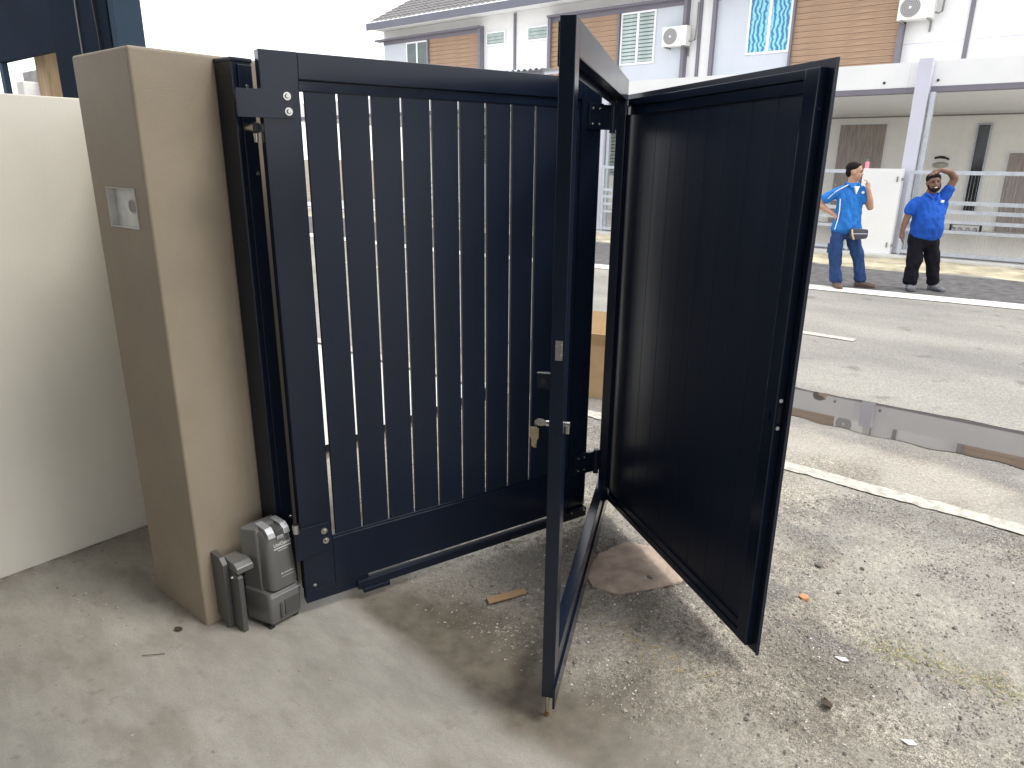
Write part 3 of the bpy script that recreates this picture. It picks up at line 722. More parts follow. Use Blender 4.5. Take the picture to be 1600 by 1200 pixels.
# ================================================================== GATE MOTOR
mot = thing('gate_motor', 'grey box-shaped gate motor mounted low on the taupe pillar', 'gate motor', (-2.274, 1.05, 0))
def motor():
    # local x away from the pillar face, y to the street, z up
    MB().prism([(0.001, 0.030), (0.080, 0.006), (0.083, 0.262), (0.060, 0.285), (0.001, 0.290)], 'y', 0.006, 0.026, 0.002).build('mounting_plate', 'motor_dark', mot)
    br = MB().prism([(0.060, 0.012), (0.140, 0.001), (0.143, 0.225), (0.120, 0.240), (0.060, 0.245)], 'y', 0.0265, 0.046, 0.003).build('bracket', 'motor_dark', mot)
    MB().prism([(0.050, 0.2455), (0.142, 0.2405), (0.142, 0.262), (0.118, 0.276), (0.050, 0.282)], 'y', 0.0268, 0.090, 0.003).build('bracket_ledge', 'motor', br)
    bolt(br, (0.112, 0.026, 0.222), (0, -1, 0), 0.007)
    def ring(z, x1, y0, y1, rc, n=6, xb=0.085):
        """plan of the housing: flat at the back, rounded front corners"""
        p = [(xb, y0 - 0.022)]
        p += [(x1 - rc + rc * math.sin(t), y0 + rc - rc * math.cos(t)) for t in np.linspace(0, math.pi / 2, n)]
        p += [(x1 - rc + rc * math.cos(t), y1 - rc + rc * math.sin(t)) for t in np.linspace(0, math.pi / 2, n)]
        p += [(xb, y1)]
        return [(x, y, z) for x, y in p]
    def loft(rings, name, m_, parent):
        n = len(rings[0]); V = [v for r in rings for v in r]; F = []
        for k in range(len(rings) - 1):
            for i in range(n): F.append((k * n + i, k * n + (i + 1) % n, (k + 1) * n + (i + 1) % n, (k + 1) * n + i))
        F += [tuple(range(n))[::-1], tuple(range((len(rings) - 1) * n, len(rings) * n))]
        me = poly_mesh(name, V, F, m_, True); me.set_sharp_from_angle(angle=R(32))
        return link(name, me, parent)
    hs = loft([ring(0.012, 0.196, 0.106, 0.224, 0.010), ring(0.026, 0.203, 0.101, 0.229, 0.010), ring(0.125, 0.206, 0.100, 0.232, 0.012), ring(0.140, 0.198, 0.102, 0.230, 0.02),
               ring(0.146, 0.160, 0.104, 0.228, 0.02), ring(0.345, 0.152, 0.104, 0.224, 0.02), ring(0.378, 0.142, 0.108, 0.218, 0.02), ring(0.386, 0.128, 0.114, 0.212, 0.02)], 'housing', 'motor', mot)
    cv = loft([ring(0.148, 0.203, 0.118, 0.227, 0.024), ring(0.156, 0.206, 0.116, 0.229, 0.026), ring(0.330, 0.195, 0.118, 0.223, 0.026), ring(0.364, 0.186, 0.120, 0.219, 0.024), ring(0.380, 0.168, 0.126, 0.212, 0.020)], 'front_cover', 'motor', mot)
    sh = [(0.110, 0.3868), (0.166, 0.3830), (0.186, 0.3685), (0.1915, 0.356), (0.197, 0.356), (0.190, 0.374), (0.171, 0.3895), (0.110, 0.3925)]
    MB().prism(sh, 'y', 0.128, 0.156, 0.0015).build('top_shoulder', 'motor_light', mot)
    MB().prism(sh, 'y', 0.190, 0.214, 0.0015).build('top_shoulder', 'motor_light', mot)
    bx('catch', 'motor_dark', mot, 0.130, 0.1955, 0.157, 0.189, 0.358, 0.381, 0.003)
    bx('catch_tongue', 'motor_light', mot, 0.186, 0.1985, 0.159, 0.187, 0.344, 0.3575, 0.002)
    bx('skirt_line', 'motor_light', mot, 0.2040, 0.2072, 0.112, 0.230, 0.1265, 0.1295)
    bx('skirt_rib', 'motor_dark', mot, 0.2020, 0.2095, 0.140, 0.150, 0.030, 0.095, 0.001)
    bx('skirt_panel', 'motor_dark', mot, 0.2025, 0.2085, 0.160, 0.222, 0.034, 0.100, 0.002)
    bx('foot', 'black', mot, 0.150, 0.198, 0.098, 0.118, 0.0, 0.0125, 0.003)
    bx('foot', 'black', mot, 0.150, 0.192, 0.200, 0.222, 0.0, 0.0125, 0.003)
    bx('foot', 'black', mot, 0.095, 0.12, 0.140, 0.18, 0.0, 0.0125, 0.003)
    # print on the front cover (its face leans back slightly)
    def face_x(z): return 0.206 - (z - 0.156) * 0.011 / 0.174 + 0.0012
    def lettering(name, body, size, y, z, bold):
        o = link(name, text_mesh(name, body, size, 'print', bold), cv)
        lean = math.atan2(0.011, 0.174)
        o.matrix_basis = Matrix.Translation((face_x(z), y, z)) @ Matrix.Rotation(-lean, 4, 'Y') @ Matrix(((0, 0, 1, 0), (1, 0, 0, 0), (0, 1, 0, 0), (0, 0, 0, 1)))
    lettering('lettering', 'UniGator', 0.0185, 0.143, 0.318, 0.0004)
    def stripe(y0, y1, z0, z1):
        V = [(face_x(z0), y0, z0), (face_x(z0), y1, z0), (face_x(z1), y1, z1), (face_x(z1), y0, z1)]
        link('print_stripe', poly_mesh('print_stripe', V, [(0, 1, 2, 3)], 'print'), cv)
    stripe(0.143, 0.212, 0.307, 0.312)
    stripe(0.158, 0.198, 0.2985, 0.3010)
    stripe(0.170, 0.210, 0.2065, 0.2092); stripe(0.160, 0.214, 0.194, 0.1955); stripe(0.160, 0.166, 0.205, 0.211)
motor()

# ================================================================== NEIGHBOUR BEYOND THE WALL
nc = thing('neighbour_column', 'broad dark navy column rising behind the cream wall', 'column', (-3.90, 1.60, 0))
bx('column_face', 'neigh_dark', nc, -0.355, 0.30, -0.064, 0.05, -0.02, 3.6, 0.006)
bx('column_side', 'neigh_side', nc, 0.301, 0.350, -0.058, 0.066, -0.02, 3.6, 0.004)
MB().pipe([(0.0 + 0.012 * math.sin(z * 5), -0.070, z) for z in np.linspace(1.7, 3.5, 14)], 0.004, 6).build('cable', 'acgrille', nc, True)
MB().pipe([(0.10 + 0.10 * t, -0.073, 2.75 - 0.55 * t * t) for t in np.linspace(0, 1, 10)] + [(0.205, -0.073, 1.8)], 0.006, 6).build('cable', 'black', nc, True)
cn = thing('neighbour_canopy', 'dark canopy edge beyond the cream wall at top left', 'canopy', (-7.6, 2.5, 0))
bx('fascia_board', 'neigh_dark', cn, -3.0, 1.95, -0.4, -0.34, 2.34, 3.3, 0.004)
bx('canopy_deck', 'neigh_dark', cn, -3.0, 1.5, -0.335, 0.2, 2.55, 2.70, 0.004)
for x, wd in ((0.62, 0.035), (-1.6, 0.04)): bx('canopy_post', 'neigh_side', cn, x - wd, x + wd, -0.39, -0.35, -0.01, 2.338)
tp = thing('timber_prop', 'weathered timber prop beside the dark column behind the wall', 'post', (-6.62, 2.32, 0))
bx('prop_shaft', 'timber', tp, -0.11, 0.11, -0.05, 0.05, -0.01, 2.54, 0.006)
gb = thing('neighbour_outbuilding', 'grey unpainted block wall glimpsed past the timber prop', 'wall', (-9.62, 3.2, 0))
bx('block_wall', 'greyblock', gb, -0.30, 0.75, 0, 0.2, -0.01, 2.55, 0.01)
bx('block_pier', 'paper', gb, -0.05, 0.16, -0.16, -0.001, -0.01, 2.42, 0.01)

# own car porch overhead and behind the photographer: keeps the light in as it does in the place
pr = thing('car_porch', 'white flat porch roof overhead and the house front behind it', 'porch')
bx('porch_roof', 'own_ceiling', pr, -3.4, 4.6, -6.5, 0.98, 3.05, 3.25)
bx('house_front', 'own_house', pr, -3.4, 4.6, -6.8, -6.5, -0.05, 3.05)
bx('porch_column', 'taupe', pr, 4.1, 4.5, 0.2, 0.6, -0.05, 3.05)

# ================================================================== TERRACE ACROSS THE ROAD
YF, YG, YP = 20.0, 21.3, 15.0          # upper front, ground-floor front, porch edge
def terrace_house(X0, X1, mirror, label, ground, window_kind, ac, roof=True, party=True):
    t = thing('terrace_house', label, 'house', ((X0 + X1) / 2, YF, 0), 0, 'terrace houses across the road')
    cx = (X0 + X1) / 2
    def u(a): return (X1 - a if mirror else X0 + a) - cx
    def ux(a, b): return tuple(sorted((u(a), u(b))))
    W = X1 - X0
    # shell
    bx('upper_wall', 'white', t, -W / 2, W / 2 - 0.002, 0, 7.5, 3.2, 6.30)
    bx('ground_wall', 'innerwall', t, -W / 2, W / 2 - 0.002, YG - YF, YG - YF + 5, 0.08, 2.879)
    bx('porch_ceiling', 'ceiling', t, -W / 2, W / 2 - 0.002, YP - YF + 0.22, YG - YF + 0.1, 2.88, 3.19)
    fa = bx('porch_fascia', 'white', t, -W / 2, W / 2 - 0.002, YP - YF, YP - YF + 0.20, 2.955, 3.37)
    bx('fascia_trim', 'trim', fa, -W / 2, W / 2 - 0.002, YP - YF - 0.012, YP - YF + 0.19, 2.86, 2.952)
    bx('ceiling_conduit', 'acgrille', t, -W / 2, W / 2 - 0.002, YG - YF - 0.03, YG - YF - 0.001, 2.80, 2.83)
    for a in (6.12, 3.1):
        MB().cyl((u(a), YP - YF - 0.001, 3.05), (u(a), YP - YF - 0.02, 3.05), 0.022, n=12).build('scupper', 'black', fa)
    bx('wall_joint', 'lavender', t, *ux(5.18, W - 0.09), -0.006, -0.0005, 4.33, 4.345)
    # bay: grey wall, window, planks, dark surround
    b0 = 0.38 if party else 0.0
    bx('bay_wall', 'greywall', t, *ux(b0 + 0.1, 2.56), -0.10, -0.001, 3.35, 5.80)
    if party: bx('bay_trim', 'trim', t, *ux(b0, b0 + 0.10), -0.22, -0.001, 3.35, 5.93)
    bx('bay_trim', 'trim', t, *ux(5.06, 5.17), -0.22, -0.001, 3.35, 5.93)
    bx('bay_ledge', 'trim', t, *ux(b0 - (0.0 if party else 0.25), 5.17), -0.28, -0.0012, 5.932, 5.995)
    bx('bay_head', 'trim', t, *ux(b0 + 0.1, 5.06), -0.13, -0.001, 5.80, 5.931)
    bx('window_reveal', 'trim', t, *ux(2.545, 2.60), -0.2, -0.1005, 3.35, 5.7995)
    px0, px1 = ux(2.601, 5.059)
    nP = 17; ph = (5.80 - 3.40) / nP
    pm = MB().box(px0, px1, -0.13, -0.0015, 0.004, ph - 0.004, 0.003).mesh('plank', 'plank')
    for k in range(nP): link('plank', pm, t, (0, 0, 3.40 + k * ph))
    bx('plank_backing', 'black', t, px0 + .001, px1 - .001, -0.10, -0.0014, 3.36, 5.799)
    # upper window
    wx0, wx1 = ux(1.37, 2.52); z0, z1 = 4.38, 5.79
    wf = MB()
    fw = 0.05; y0, y1 = -0.135, -0.101
    mid = (wx0 + wx1) / 2
    wf.box(wx0, wx1, y0, y1, z0, z0 + fw).box(wx0, wx1, y0, y1, z1 - fw, z1).box(wx0, wx0 + fw, y0, y1, z0 + fw, z1 - fw).box(wx1 - fw, wx1, y0, y1, z0 + fw, z1 - fw).box(mid - 0.035, mid + 0.035, y0 - 0.002, y1, z0 + fw, z1 - fw)
    win = wf.build('window', 'winframe', t)
    for a, b in ((wx0 + fw, mid - 0.035), (mid + 0.035, wx1 - fw)):
        if window_kind == 'louvre':
            bx('pane', 'glass', win, a + .001, b - .001, -0.106, -0.1012, z0 + fw + .001, z1 - fw - .001)
            sm = MB().prism([(-0.128, 0.0), (-0.124, 0.002), (-0.108, 0.075), (-0.112, 0.075)], 'x', a + 0.004, b - 0.004).mesh('blind_slat', 'louvre')
            for k in range(13): link('blind_slat', sm, win, (0, 0, z0 + fw + 0.012 + k * 0.1))
        elif window_kind == 'curtain':
            n = 26; V = []
            for i in range(n + 1):
                xx = a + (b - a) * i / n; yy = -0.112 + 0.007 * math.sin(i * 1.1)
                V += [(xx, yy, z0 + fw), (xx, yy, z1 - fw)]
            link('curtain', poly_mesh('curtain', V, [(2 * i, 2 * i + 2, 2 * i + 3, 2 * i + 1) for i in range(n)], 'curtain', True), win)
        else:
            bx('pane', 'glass', win, a + .001, b - .001, -0.112, -0.1012, z0 + fw + .001, z1 - fw - .001)
    # small high louvre window
    lx0, lx1 = ux(5.28, 6.14)
    lf = MB().box(lx0, lx1, -0.04, -0.001, 5.36, 5.41).box(lx0, lx1, -0.04, -0.001, 5.74, 5.79).box(lx0, lx0 + .05, -0.04, -0.001, 5.41, 5.74).box(lx1 - .05, lx1, -0.04, -0.001, 5.41, 5.74).build('small_window', 'winframe', t)
    bx('pane', 'glass', lf, lx0 + .05, lx1 - .05, -0.006, -0.0012, 5.41, 5.74)
    for k in range(3):
        MB().prism([(-0.036, 5.425 + k * .105), (-0.030, 5.425 + k * .105), (-0.010, 5.525 + k * .105), (-0.016, 5.525 + k * .105)], 'x', lx0 + .055, lx1 - .055).build('glass_blade', 'louvre', lf)
    # rainwater strip at the party wall
    bx('party_strip', 'trim', t, W / 2 - 0.088, W / 2 - 0.003, -0.05, -0.001, 3.44, 6.25)
    # ground floor
    for kind, a, b, z0_, z1_ in ground:
        gx0, gx1 = ux(a, b); yb = YG - YF
        if kind == 'door':
            d = bx('door', 'doorwood', t, gx0, gx1, yb - 0.05, yb - 0.001, z0_, z1_, 0.004)
            MB().cyl((gx0 + 0.09, yb - 0.05, 1.1), (gx0 + 0.09, yb - 0.10, 1.1), 0.02, n=10).build('handle', 'steel', d)
            bx('door_frame', 'winframe', t, gx0 - 0.05, gx1 + 0.05, yb - 0.03, yb - 0.0012, z0_, z1_ + 0.05)
        elif kind == 'slit':
            f_ = MB().box(gx0, gx0 + .04, yb - .05, yb - .001, z0_, z1_).box(gx1 - .04, gx1, yb - .05, yb - .001, z0_, z1_).box(gx0 + .04, gx1 - .04, yb - .05, yb - .001, z1_ - .04, z1_).box(gx0 + .04, gx1 - .04, yb - .05, yb - .001, z0_, z0_ + .04).build('slit_window', 'zinc', t)
            bx('pane', 'dark_glass', f_, gx0 + .04, gx1 - .04, yb - .02, yb - .0012, z0_ + .04, z1_ - .04)
        else:
            f_ = MB().box(gx0, gx0 + .05, yb - .05, yb - .001, z0_, z1_).box(gx1 - .05, gx1, yb - .05, yb - .001, z0_, z1_).box(gx0 + .05, gx1 - .05, yb - .05, yb - .001, z1_ - .05, z1_).build('porch_window', 'winframe', t)
            bx('pane', 'dark_glass', f_, gx0 + .05, gx1 - .05, yb - .015, yb - .0012, z0_, z1_ - .05)
            for k in range(int((z1_ - z0_ - 0.1) / 0.11)):
                MB().prism([(yb - .045, z0_ + k * .11), (yb - .040, z0_ + k * .11), (yb - .018, z0_ + k * .11 + .085), (yb - .023, z0_ + k * .11 + .085)], 'x', gx0 + .055, gx1 - .055).build('glass_blade', 'louvre', f_)
    # roof
    if roof:
        V, F = [], []
        rows, per = 9, 0.25
        nx = int(W / 0.05)
        ov = 0.0 if party else 0.05
        for j in range(rows):
            for half in (0, 1):
                s = (j + half) * 0.36
                y = -0.78 + s * math.cos(R(27)); zb = 6.46 + s * math.sin(R(27)) + (0.0 if half else 0.03)
                for i in range(nx + 1):
                    x = -W / 2 - ov + (W + ov - 0.004) * i / nx
                    V.append((x, y, zb + 0.035 * abs(math.sin(math.pi * (x + cx) / per))))
        for r_ in range(rows * 2 - 1):
            for i in range(nx): a = r_ * (nx + 1) + i; F.append((a, a + 1, a + nx + 2, a + nx + 1))
        rf = link('roof', poly_mesh('roof', V, F, 'tile_roof', False), t)
        bx('eave_board', 'fascia', rf, -W / 2 - ov, W / 2 - 0.004, -0.82, -0.785, 6.24, 6.475)
        bx('soffit', 'white', rf, -W / 2 - ov, W / 2 - 0.004, -0.757, -0.002, 6.303, 6.32)
        bx('roof_deck', 'trim', rf, -W / 2, W / 2 - 0.005, -0.75, 7.4, 6.325, 6.40)
    return t

terrace_house(-23.02, -16.42, False, 'end terrace house at far left with its tiled roof and small dark window', [('window', 3.3, 4.6, 1.2, 2.6)], 'plain', False, True, False)
terrace_house(-16.42, -9.80, True, 'white terrace house with green slatted blinds, above the black gate frame', [('window', 3.2, 4.5, 1.2, 2.62), ('door', 1.2, 2.3, 0.1, 2.5)], 'louvre', True)
terrace_house(-9.80, -3.28, False, 'white terrace house with wavy teal curtains in its upper window', [('door', 3.67, 4.81, 0.1, 2.64)], 'curtain', True)
terrace_house(-3.28, 3.30, True, 'white terrace house at the right edge with a tall slit window', [('slit', 5.96, 6.28, 0.52, 2.62), ('door', 4.35, 5.50, 0.1, 1.93)], 'plain', False)

# porch columns that stand in front of the fascia
for i, (x, lab) in enumerate(((-3.02, 'pale lavender porch column rising behind the two men'), (-9.62, 'pale porch column across the road, hidden behind the black door'))):
    c = thing('porch_column', lab, 'column', (x, YP - 0.08, 0))
    bx('shaft', 'lavender', c, -0.11, 0.11, -0.11, 0.075, 0, 3.40, 0.004)
    bx('downpipe', 'zinc', c, 0.14, 0.22, -0.03, 0.06, 0, 2.855, 0.01)

# air conditioner outdoor units on the facade
def aircon(x, z, label):
    t = thing('air_conditioner', label, 'air conditioner', (x, YF - 0.02, z), 0, 'outdoor air conditioner units')
    bx('casing', 'acbody', t, -0.37, 0.37, -0.42, -0.14, 0.0, 0.50, 0.012)
    c = (-0.12, -0.421, 0.25)
    g = MB().cyl((c[0], -0.4205, c[2]), (c[0], -0.432, c[2]), 0.205, n=32).build('fan_grille', 'acgrille', t, True)
    for r_ in (0.06, 0.10, 0.14, 0.18):
        MB().pipe([(c[0] + r_ * math.cos(a), -0.4335, c[2] + r_ * math.sin(a)) for a in np.linspace(0, 2 * math.pi, 25)], 0.004, 5).build('grille_ring', 'zinc', g, True)
    MB().cyl((c[0], -0.432, c[2]), (c[0], -0.438, c[2]), 0.03, n=16).build('fan_hub', 'acbody', g, True)
    for s in (-0.27, 0.27):
        MB().box(s - 0.02, s + 0.02, -0.43, 0.0, -0.035, -0.001).box(s - 0.02, s + 0.02, -0.03, 0.0, -0.24, -0.036).build('wall_bracket', 'acgrille', t)
    MB().pipe([(0.37, -0.25, 0.12), (0.44, -0.22, 0.10), (0.48, -0.10, 0.16), (0.49, -0.06, 0.6), (0.49, -0.06, 1.1)], 0.022, 8).build('pipe', 'acgrille', t, True)
aircon(-10.40, 4.73, 'outdoor air conditioner unit beside the window with green slatted blinds')
aircon(-4.38, 4.80, 'outdoor air conditioner unit cut off by the top edge, right of the planks')

# corrugated awning
aw = thing('zinc_awning', 'corrugated zinc awning edge seen just above the slatted leaf', 'awning', (-11.9, 15.0, 3.63))
n = 90; V = []
for j, (y, z) in enumerate(((-1.2, 0.0), (0.6, 0.12))):
    for i in range(n + 1): V.append((-1.3 + 2.6 * i / n, y, z + 0.022 * math.sin(i * 1.05)))
link('sheet', poly_mesh('sheet', V, [(i, i + 1, n + 2 + i, n + 1 + i) for i in range(n)], 'zinc', True), aw)
bx('edge_beam', 'trim', aw, -1.28, 1.28, -1.12, -1.05, -0.16, -0.03)
for x in (-1.2, 1.2): bx('awning_post', 'trim', aw, x - 0.03, x + 0.03, -1.11, -1.06, -3.63, -0.161)

# porch floor, kerb
pf = struct(bx('porch_floor', 'grout', None, -24, 8, 14.72, 22, -0.05, 0.092))
tm = MB().box(0.003, 0.597, 0.003, 0.597, -0.03, 0.004, 0.002).mesh('tile', 'porchtile')
for i in range(12):
    for j in range(11):
        link('tile', tm, pf, (-5.1 + i * 0.6, 14.74 + j * 0.6, 0.094))
big = MB()
for i in range(30):
    for j in range(11):
        big.box(-23.1 + i * 0.6 + .003, -23.1 + (i + 1) * 0.6 - .003, 14.74 + j * .6 + .003, 14.74 + (j + 1) * .6 - .003, 0.07, 0.098)
for i in range(8):
    for j in range(11):
        big.box(2.1 + i * 0.6 + .003, 2.1 + (i + 1) * 0.6 - .003, 14.74 + j * .6 + .003, 14.74 + (j + 1) * .6 - .003, 0.07, 0.098)
bt = big.build('tile_field', 'porchtile', pf); bt['kind'] = 'stuff'
struct(bx('kerb', 'kerbconcrete', None, -24, 8, 14.40, 14.715, -0.05, 0.070, 0.012))

# white wing wall between the two front gates
ww = thing('wing_wall', 'low white wall behind the man in blue jeans', 'wall', (-3.37, 14.62, 0.07))
bx('wall_block', 'white', ww, -0.33, 0.33, -0.06, 0.10, 0, 1.50, 0.006)
for z in (0.12, 1.28):
    bx('gate_hinge', 'acgrille', ww, 0.25, 0.275, -0.075, -0.0605, z, z + 0.09, 0.002)
    bx('gate_hinge', 'acgrille', ww, 0.3305, 0.37, -0.075, -0.05, z + 0.02, z + 0.07, 0.002)

def steel_gate(X0, X1, label):
    t = thing('steel_gate', label, 'gate', (X0, 14.60, 0.0), 0, 'galvanised front gates')
    W = X1 - X0
    for a in (0.0, W / 2 - 0.035, W / 2 + 0.035, W - 0.07): bx('gate_upright', 'zinc', t, a, a + 0.065, -0.03, 0.03, 0.10, 1.555, 0.003)
    for z0, z1 in ((1.485, 1.55), (0.985, 1.05), (0.835, 0.90), (0.67, 0.73), (0.505, 0.56), (0.11, 0.17)):
        bx('gate_rail', 'zinc', t, 0.066, W - 0.071, -0.025, 0.025, z0, z1, 0.002)
    m = MB(); x = 0.1
    while x < W - 0.1:
        m.box(x, x + 0.002, -0.001, 0.001, 0.171, 1.484); x += 0.05
    o = m.build('wire_mesh', 'zinc', t); o['kind'] = 'stuff'
    for a in (0.02, W - 0.05): bx('gate_foot', 'zinc', t, a, a + 0.03, -0.02, 0.02, 0.068, 0.0995)
steel_gate(-2.93, 2.9, 'galvanised steel gate with open rails to the right of the lavender column')
steel_gate(-9.35, -3.76, 'galvanised steel gate partly hidden behind the open black door')
steel_gate(-16.1, -9.85, 'galvanised steel gate seen only through the gaps of the slatted leaf')

# small things in the far porch
bt_ = thing('bottle', 'pink bottle with green cap standing on the white wall', 'bottle', (-3.665, 14.63, 1.57))
MB().cyl((0, 0, 0), (0, 0, 0.12), 0.036, n=16).build('bottle_body', 'lips', bt_, True)
MAT['pink'] = mat('pink_label', (0.80, 0.30, 0.38), 0.5, var=0.05)
MAT['green'] = mat('dark_green_cap', (0.02, 0.12, 0.05), 0.5, var=0.05)
bt_.children[0].data.materials[0] = MAT['pink']
MB().cyl((0, 0, 0.12), (0, 0, 0.17), 0.034, 0.015, 16).build('bottle_neck', 'glass', bt_, True)
MB().cyl((0, 0, 0.17), (0, 0, 0.20), 0.018, n=12).build('bottle_cap', 'green', bt_, True)

cap = thing('hanging_cap', 'olive cap with black peak hung on the porch wall', 'cap', (-3.62, YG - 0.03, 1.62))
MAT['olive'] = mat('olive_cloth', (0.42, 0.42, 0.36), 0.85, var=0.1)
MB().ellipsoid((0, 0, 0.02), (0.18, 0.07, 0.075), 20, 12).build('crown', 'olive', cap, True)
MB().pipe([(-0.13 + 0.32 * t, -0.10, 0.12 + 0.09 * math.sin(math.pi * (0.25 + 0.62 * t))) for t in np.linspace(0, 1, 12)], [0.03] * 4 + [0.034] * 4 + [0.026] * 4, 8).build('peak', 'black', cap, True)

sr = thing('shoe_rack', 'low dark shoe rack with pale shoes behind the galvanised gate', 'shoe rack', (-2.72, 20.6, 0.1))
bx('rack_shelf', 'black', sr, -0.35, 0.35, -0.15, 0.15, 0.16, 0.20, 0.004)
for x in (-0.32, 0.30): bx('rack_leg', 'black', sr, x, x + 0.025, -0.14, 0.14, 0.0, 0.159)
for x in (-0.25, -0.12, 0.05, 0.20):
    MB().ellipsoid((x, -0.02, 0.05), (0.05, 0.13, 0.05), 12, 8).build('shoe', 'lavender', sr, True)

# ================================================================== PEOPLE
def ring_tube(bm, secs, n=16):
    """secs: (centre, rx, ry): ellipse rings, closed with rounded caps"""
    P = [Vector(s[0]) for s in secs]; rings = []
    full = []
    for i, s in enumerate(secs):
        d = (P[min(i + 1, len(P) - 1)] - P[max(i - 1, 0)]).normalized()
        full.append((P[i], d, s[1], s[2]))
    d0, d1 = full[0][1], full[-1][1]
    r0, r1 = min(full[0][2], full[0][3]), min(full[-1][2], full[-1][3])
    seq = [(full[0][0] - d0 * r0 * 0.55, d0, full[0][2] * 0.45, full[0][3] * 0.45), (full[0][0] - d0 * r0 * 0.35, d0, full[0][2] * 0.8, full[0][3] * 0.8)] + full + \
          [(full[-1][0] + d1 * r1 * 0.35, d1, full[-1][2] * 0.8, full[-1][3] * 0.8), (full[-1][0] + d1 * r1 * 0.55, d1, full[-1][2] * 0.45, full[-1][3] * 0.45)]
    for p, d, rx, ry in seq:
        a = Vector((1, 0, 0)) - d * d.x
        if a.length < 0.35: a = Vector((0, 0, 1)) - d * d.z
        a.normalize(); b = d.cross(a)
        rings.append([bm.verts.new(p + a * rx * math.cos(2 * math.pi * k / n) + b * ry * math.sin(2 * math.pi * k / n)) for k in range(n)])
    for q, w_ in zip(rings, rings[1:]):
        for k in range(n): bm.faces.new((q[k], q[(k + 1) % n], w_[(k + 1) % n], w_[k]))
    bm.faces.new(rings[0][::-1]); bm.faces.new(rings[-1])

def fuse(name, fill, material, parent, voxel=0.010, smooth=4, noise=0.0):
    """overlapping closed tubes -> one continuous smooth skin"""
    bm = bmesh.new(); fill(bm)
    bmesh.ops.recalc_face_normals(bm, faces=bm.faces)
    me = bpy.data.meshes.new(name + '_src'); bm.to_mesh(me); bm.free()
    o = bpy.data.objects.new(name + '_src', me); C.objects.link(o)
    r_ = o.modifiers.new('r', 'REMESH'); r_.mode = 'VOXEL'; r_.voxel_size = voxel
    s_ = o.modifiers.new('s', 'SMOOTH'); s_.factor = 0.5; s_.iterations = smooth
    dg = bpy.context.evaluated_depsgraph_get(); dg.update()
    out = bpy.data.meshes.new_from_object(o.evaluated_get(dg)); out.name = name
    bpy.data.objects.remove(o); bpy.data.meshes.remove(me)
    if noise:
        co = np.empty(len(out.vertices) * 3, np.float32); out.vertices.foreach_get('co', co); co = co.reshape(-1, 3)
        nr = np.empty(len(out.vertices) * 3, np.float32); out.vertices.foreach_get('normal', nr); nr = nr.reshape(-1, 3)
        d = np.array([mnoise.noise(Vector((c[0] * 9, c[1] * 9, c[2] * 6))) + 0.6 * mnoise.noise(Vector((c[0] * 22, c[1] * 22, c[2] * 13 + c[0] * 10))) for c in co])
        co += nr * (d * noise)[:, None]
        out.vertices.foreach_set('co', co.ravel().astype(np.float32)); out.update()
    out.materials.clear(); out.materials.append(MAT[material])
    for p in out.polygons: p.use_smooth = True
    return link(name, out, parent)

def ell(bm, c, r, rot=None):
    m = Matrix.Translation(c) @ (rot.to_4x4() if rot else Matrix()) @ Matrix.Diagonal((r[0], r[1], r[2], 1))
    bmesh.ops.create_uvsphere(bm, u_segments=20, v_segments=14, radius=1.0, matrix=m)

def hand(bm, wrist, tip_dir, palm_n, size=1.0, curl=0.5):
    """palm and five unequal bent fingers"""
    w_, d, nrm = Vector(wrist), Vector(tip_dir).normalized(), Vector(palm_n).normalized()
    side = d.cross(nrm).normalized(); nrm = side.cross(d)
    pc = w_ + d * 0.045 * size
    ring_tube(bm, [(w_, 0.026, 0.022), (w_ + d * 0.03, 0.036, 0.018), (w_ + d * 0.085 * size, 0.038, 0.016)], 12)
    for k, (o_, l_) in enumerate(((-0.030, 0.062), (-0.010, 0.074), (0.010, 0.070), (0.029, 0.055))):
        b = w_ + d * 0.085 + side * o_
        m_ = b + d * l_ * 0.5 + nrm * 0.008 * curl
        e = m_ + (d * (1 - curl * 0.6) + nrm * curl).normalized() * l_ * 0.5
        ring_tube(bm, [(b - d * 0.01, 0.0095, 0.0095), (m_, 0.0088, 0.0088), (e, 0.0075, 0.0075)], 8)
    b = w_ + d * 0.030 - side * 0.030
    ring_tube(bm, [(b, 0.012, 0.012), (b + d * 0.03 - side * 0.026 + nrm * 0.01, 0.0105, 0.0105), (b + d * 0.058 - side * 0.030 + nrm * 0.024, 0.009, 0.009)], 8)

def head(bm, c, rot, neck_base, nr=0.056):
    """skull, jaw, nose, ears, brow; local +X of rot is the way the face looks"""
    def q(x, y, z): return Vector(c) + rot @ Vector((x, y, z))
    ell(bm, q(-0.012, 0, 0.03), (0.098, 0.078, 0.092), rot)
    ell(bm, q(0.018, 0, -0.035), (0.070, 0.064, 0.080), rot)
    ell(bm, q(0.050, 0, -0.082), (0.032, 0.038, 0.028), rot)
    ring_tube(bm, [(q(0.078, 0, 0.014), 0.010, 0.009), (q(0.094, 0, -0.012), 0.013, 0.012), (q(0.098, 0, -0.026), 0.016, 0.017)], 8)
    ell(bm, q(0.070, 0, 0.026), (0.016, 0.052, 0.011), rot)
    for s in (-1, 1):
        ell(bm, q(-0.008, s * 0.078, -0.008), (0.020, 0.010, 0.032), rot)
        ell(bm, q(0.056, s * 0.036, -0.024), (0.022, 0.020, 0.018), rot)
    ell(bm, q(0.076, 0, -0.056), (0.014, 0.026, 0.013), rot)
    ring_tube(bm, [(Vector(neck_base), nr + 0.006, nr), (Vector(neck_base).lerp(q(-0.01, 0, -0.03), 0.5), nr, nr - 0.003), (q(-0.008, 0, -0.03), nr, nr)], 14)

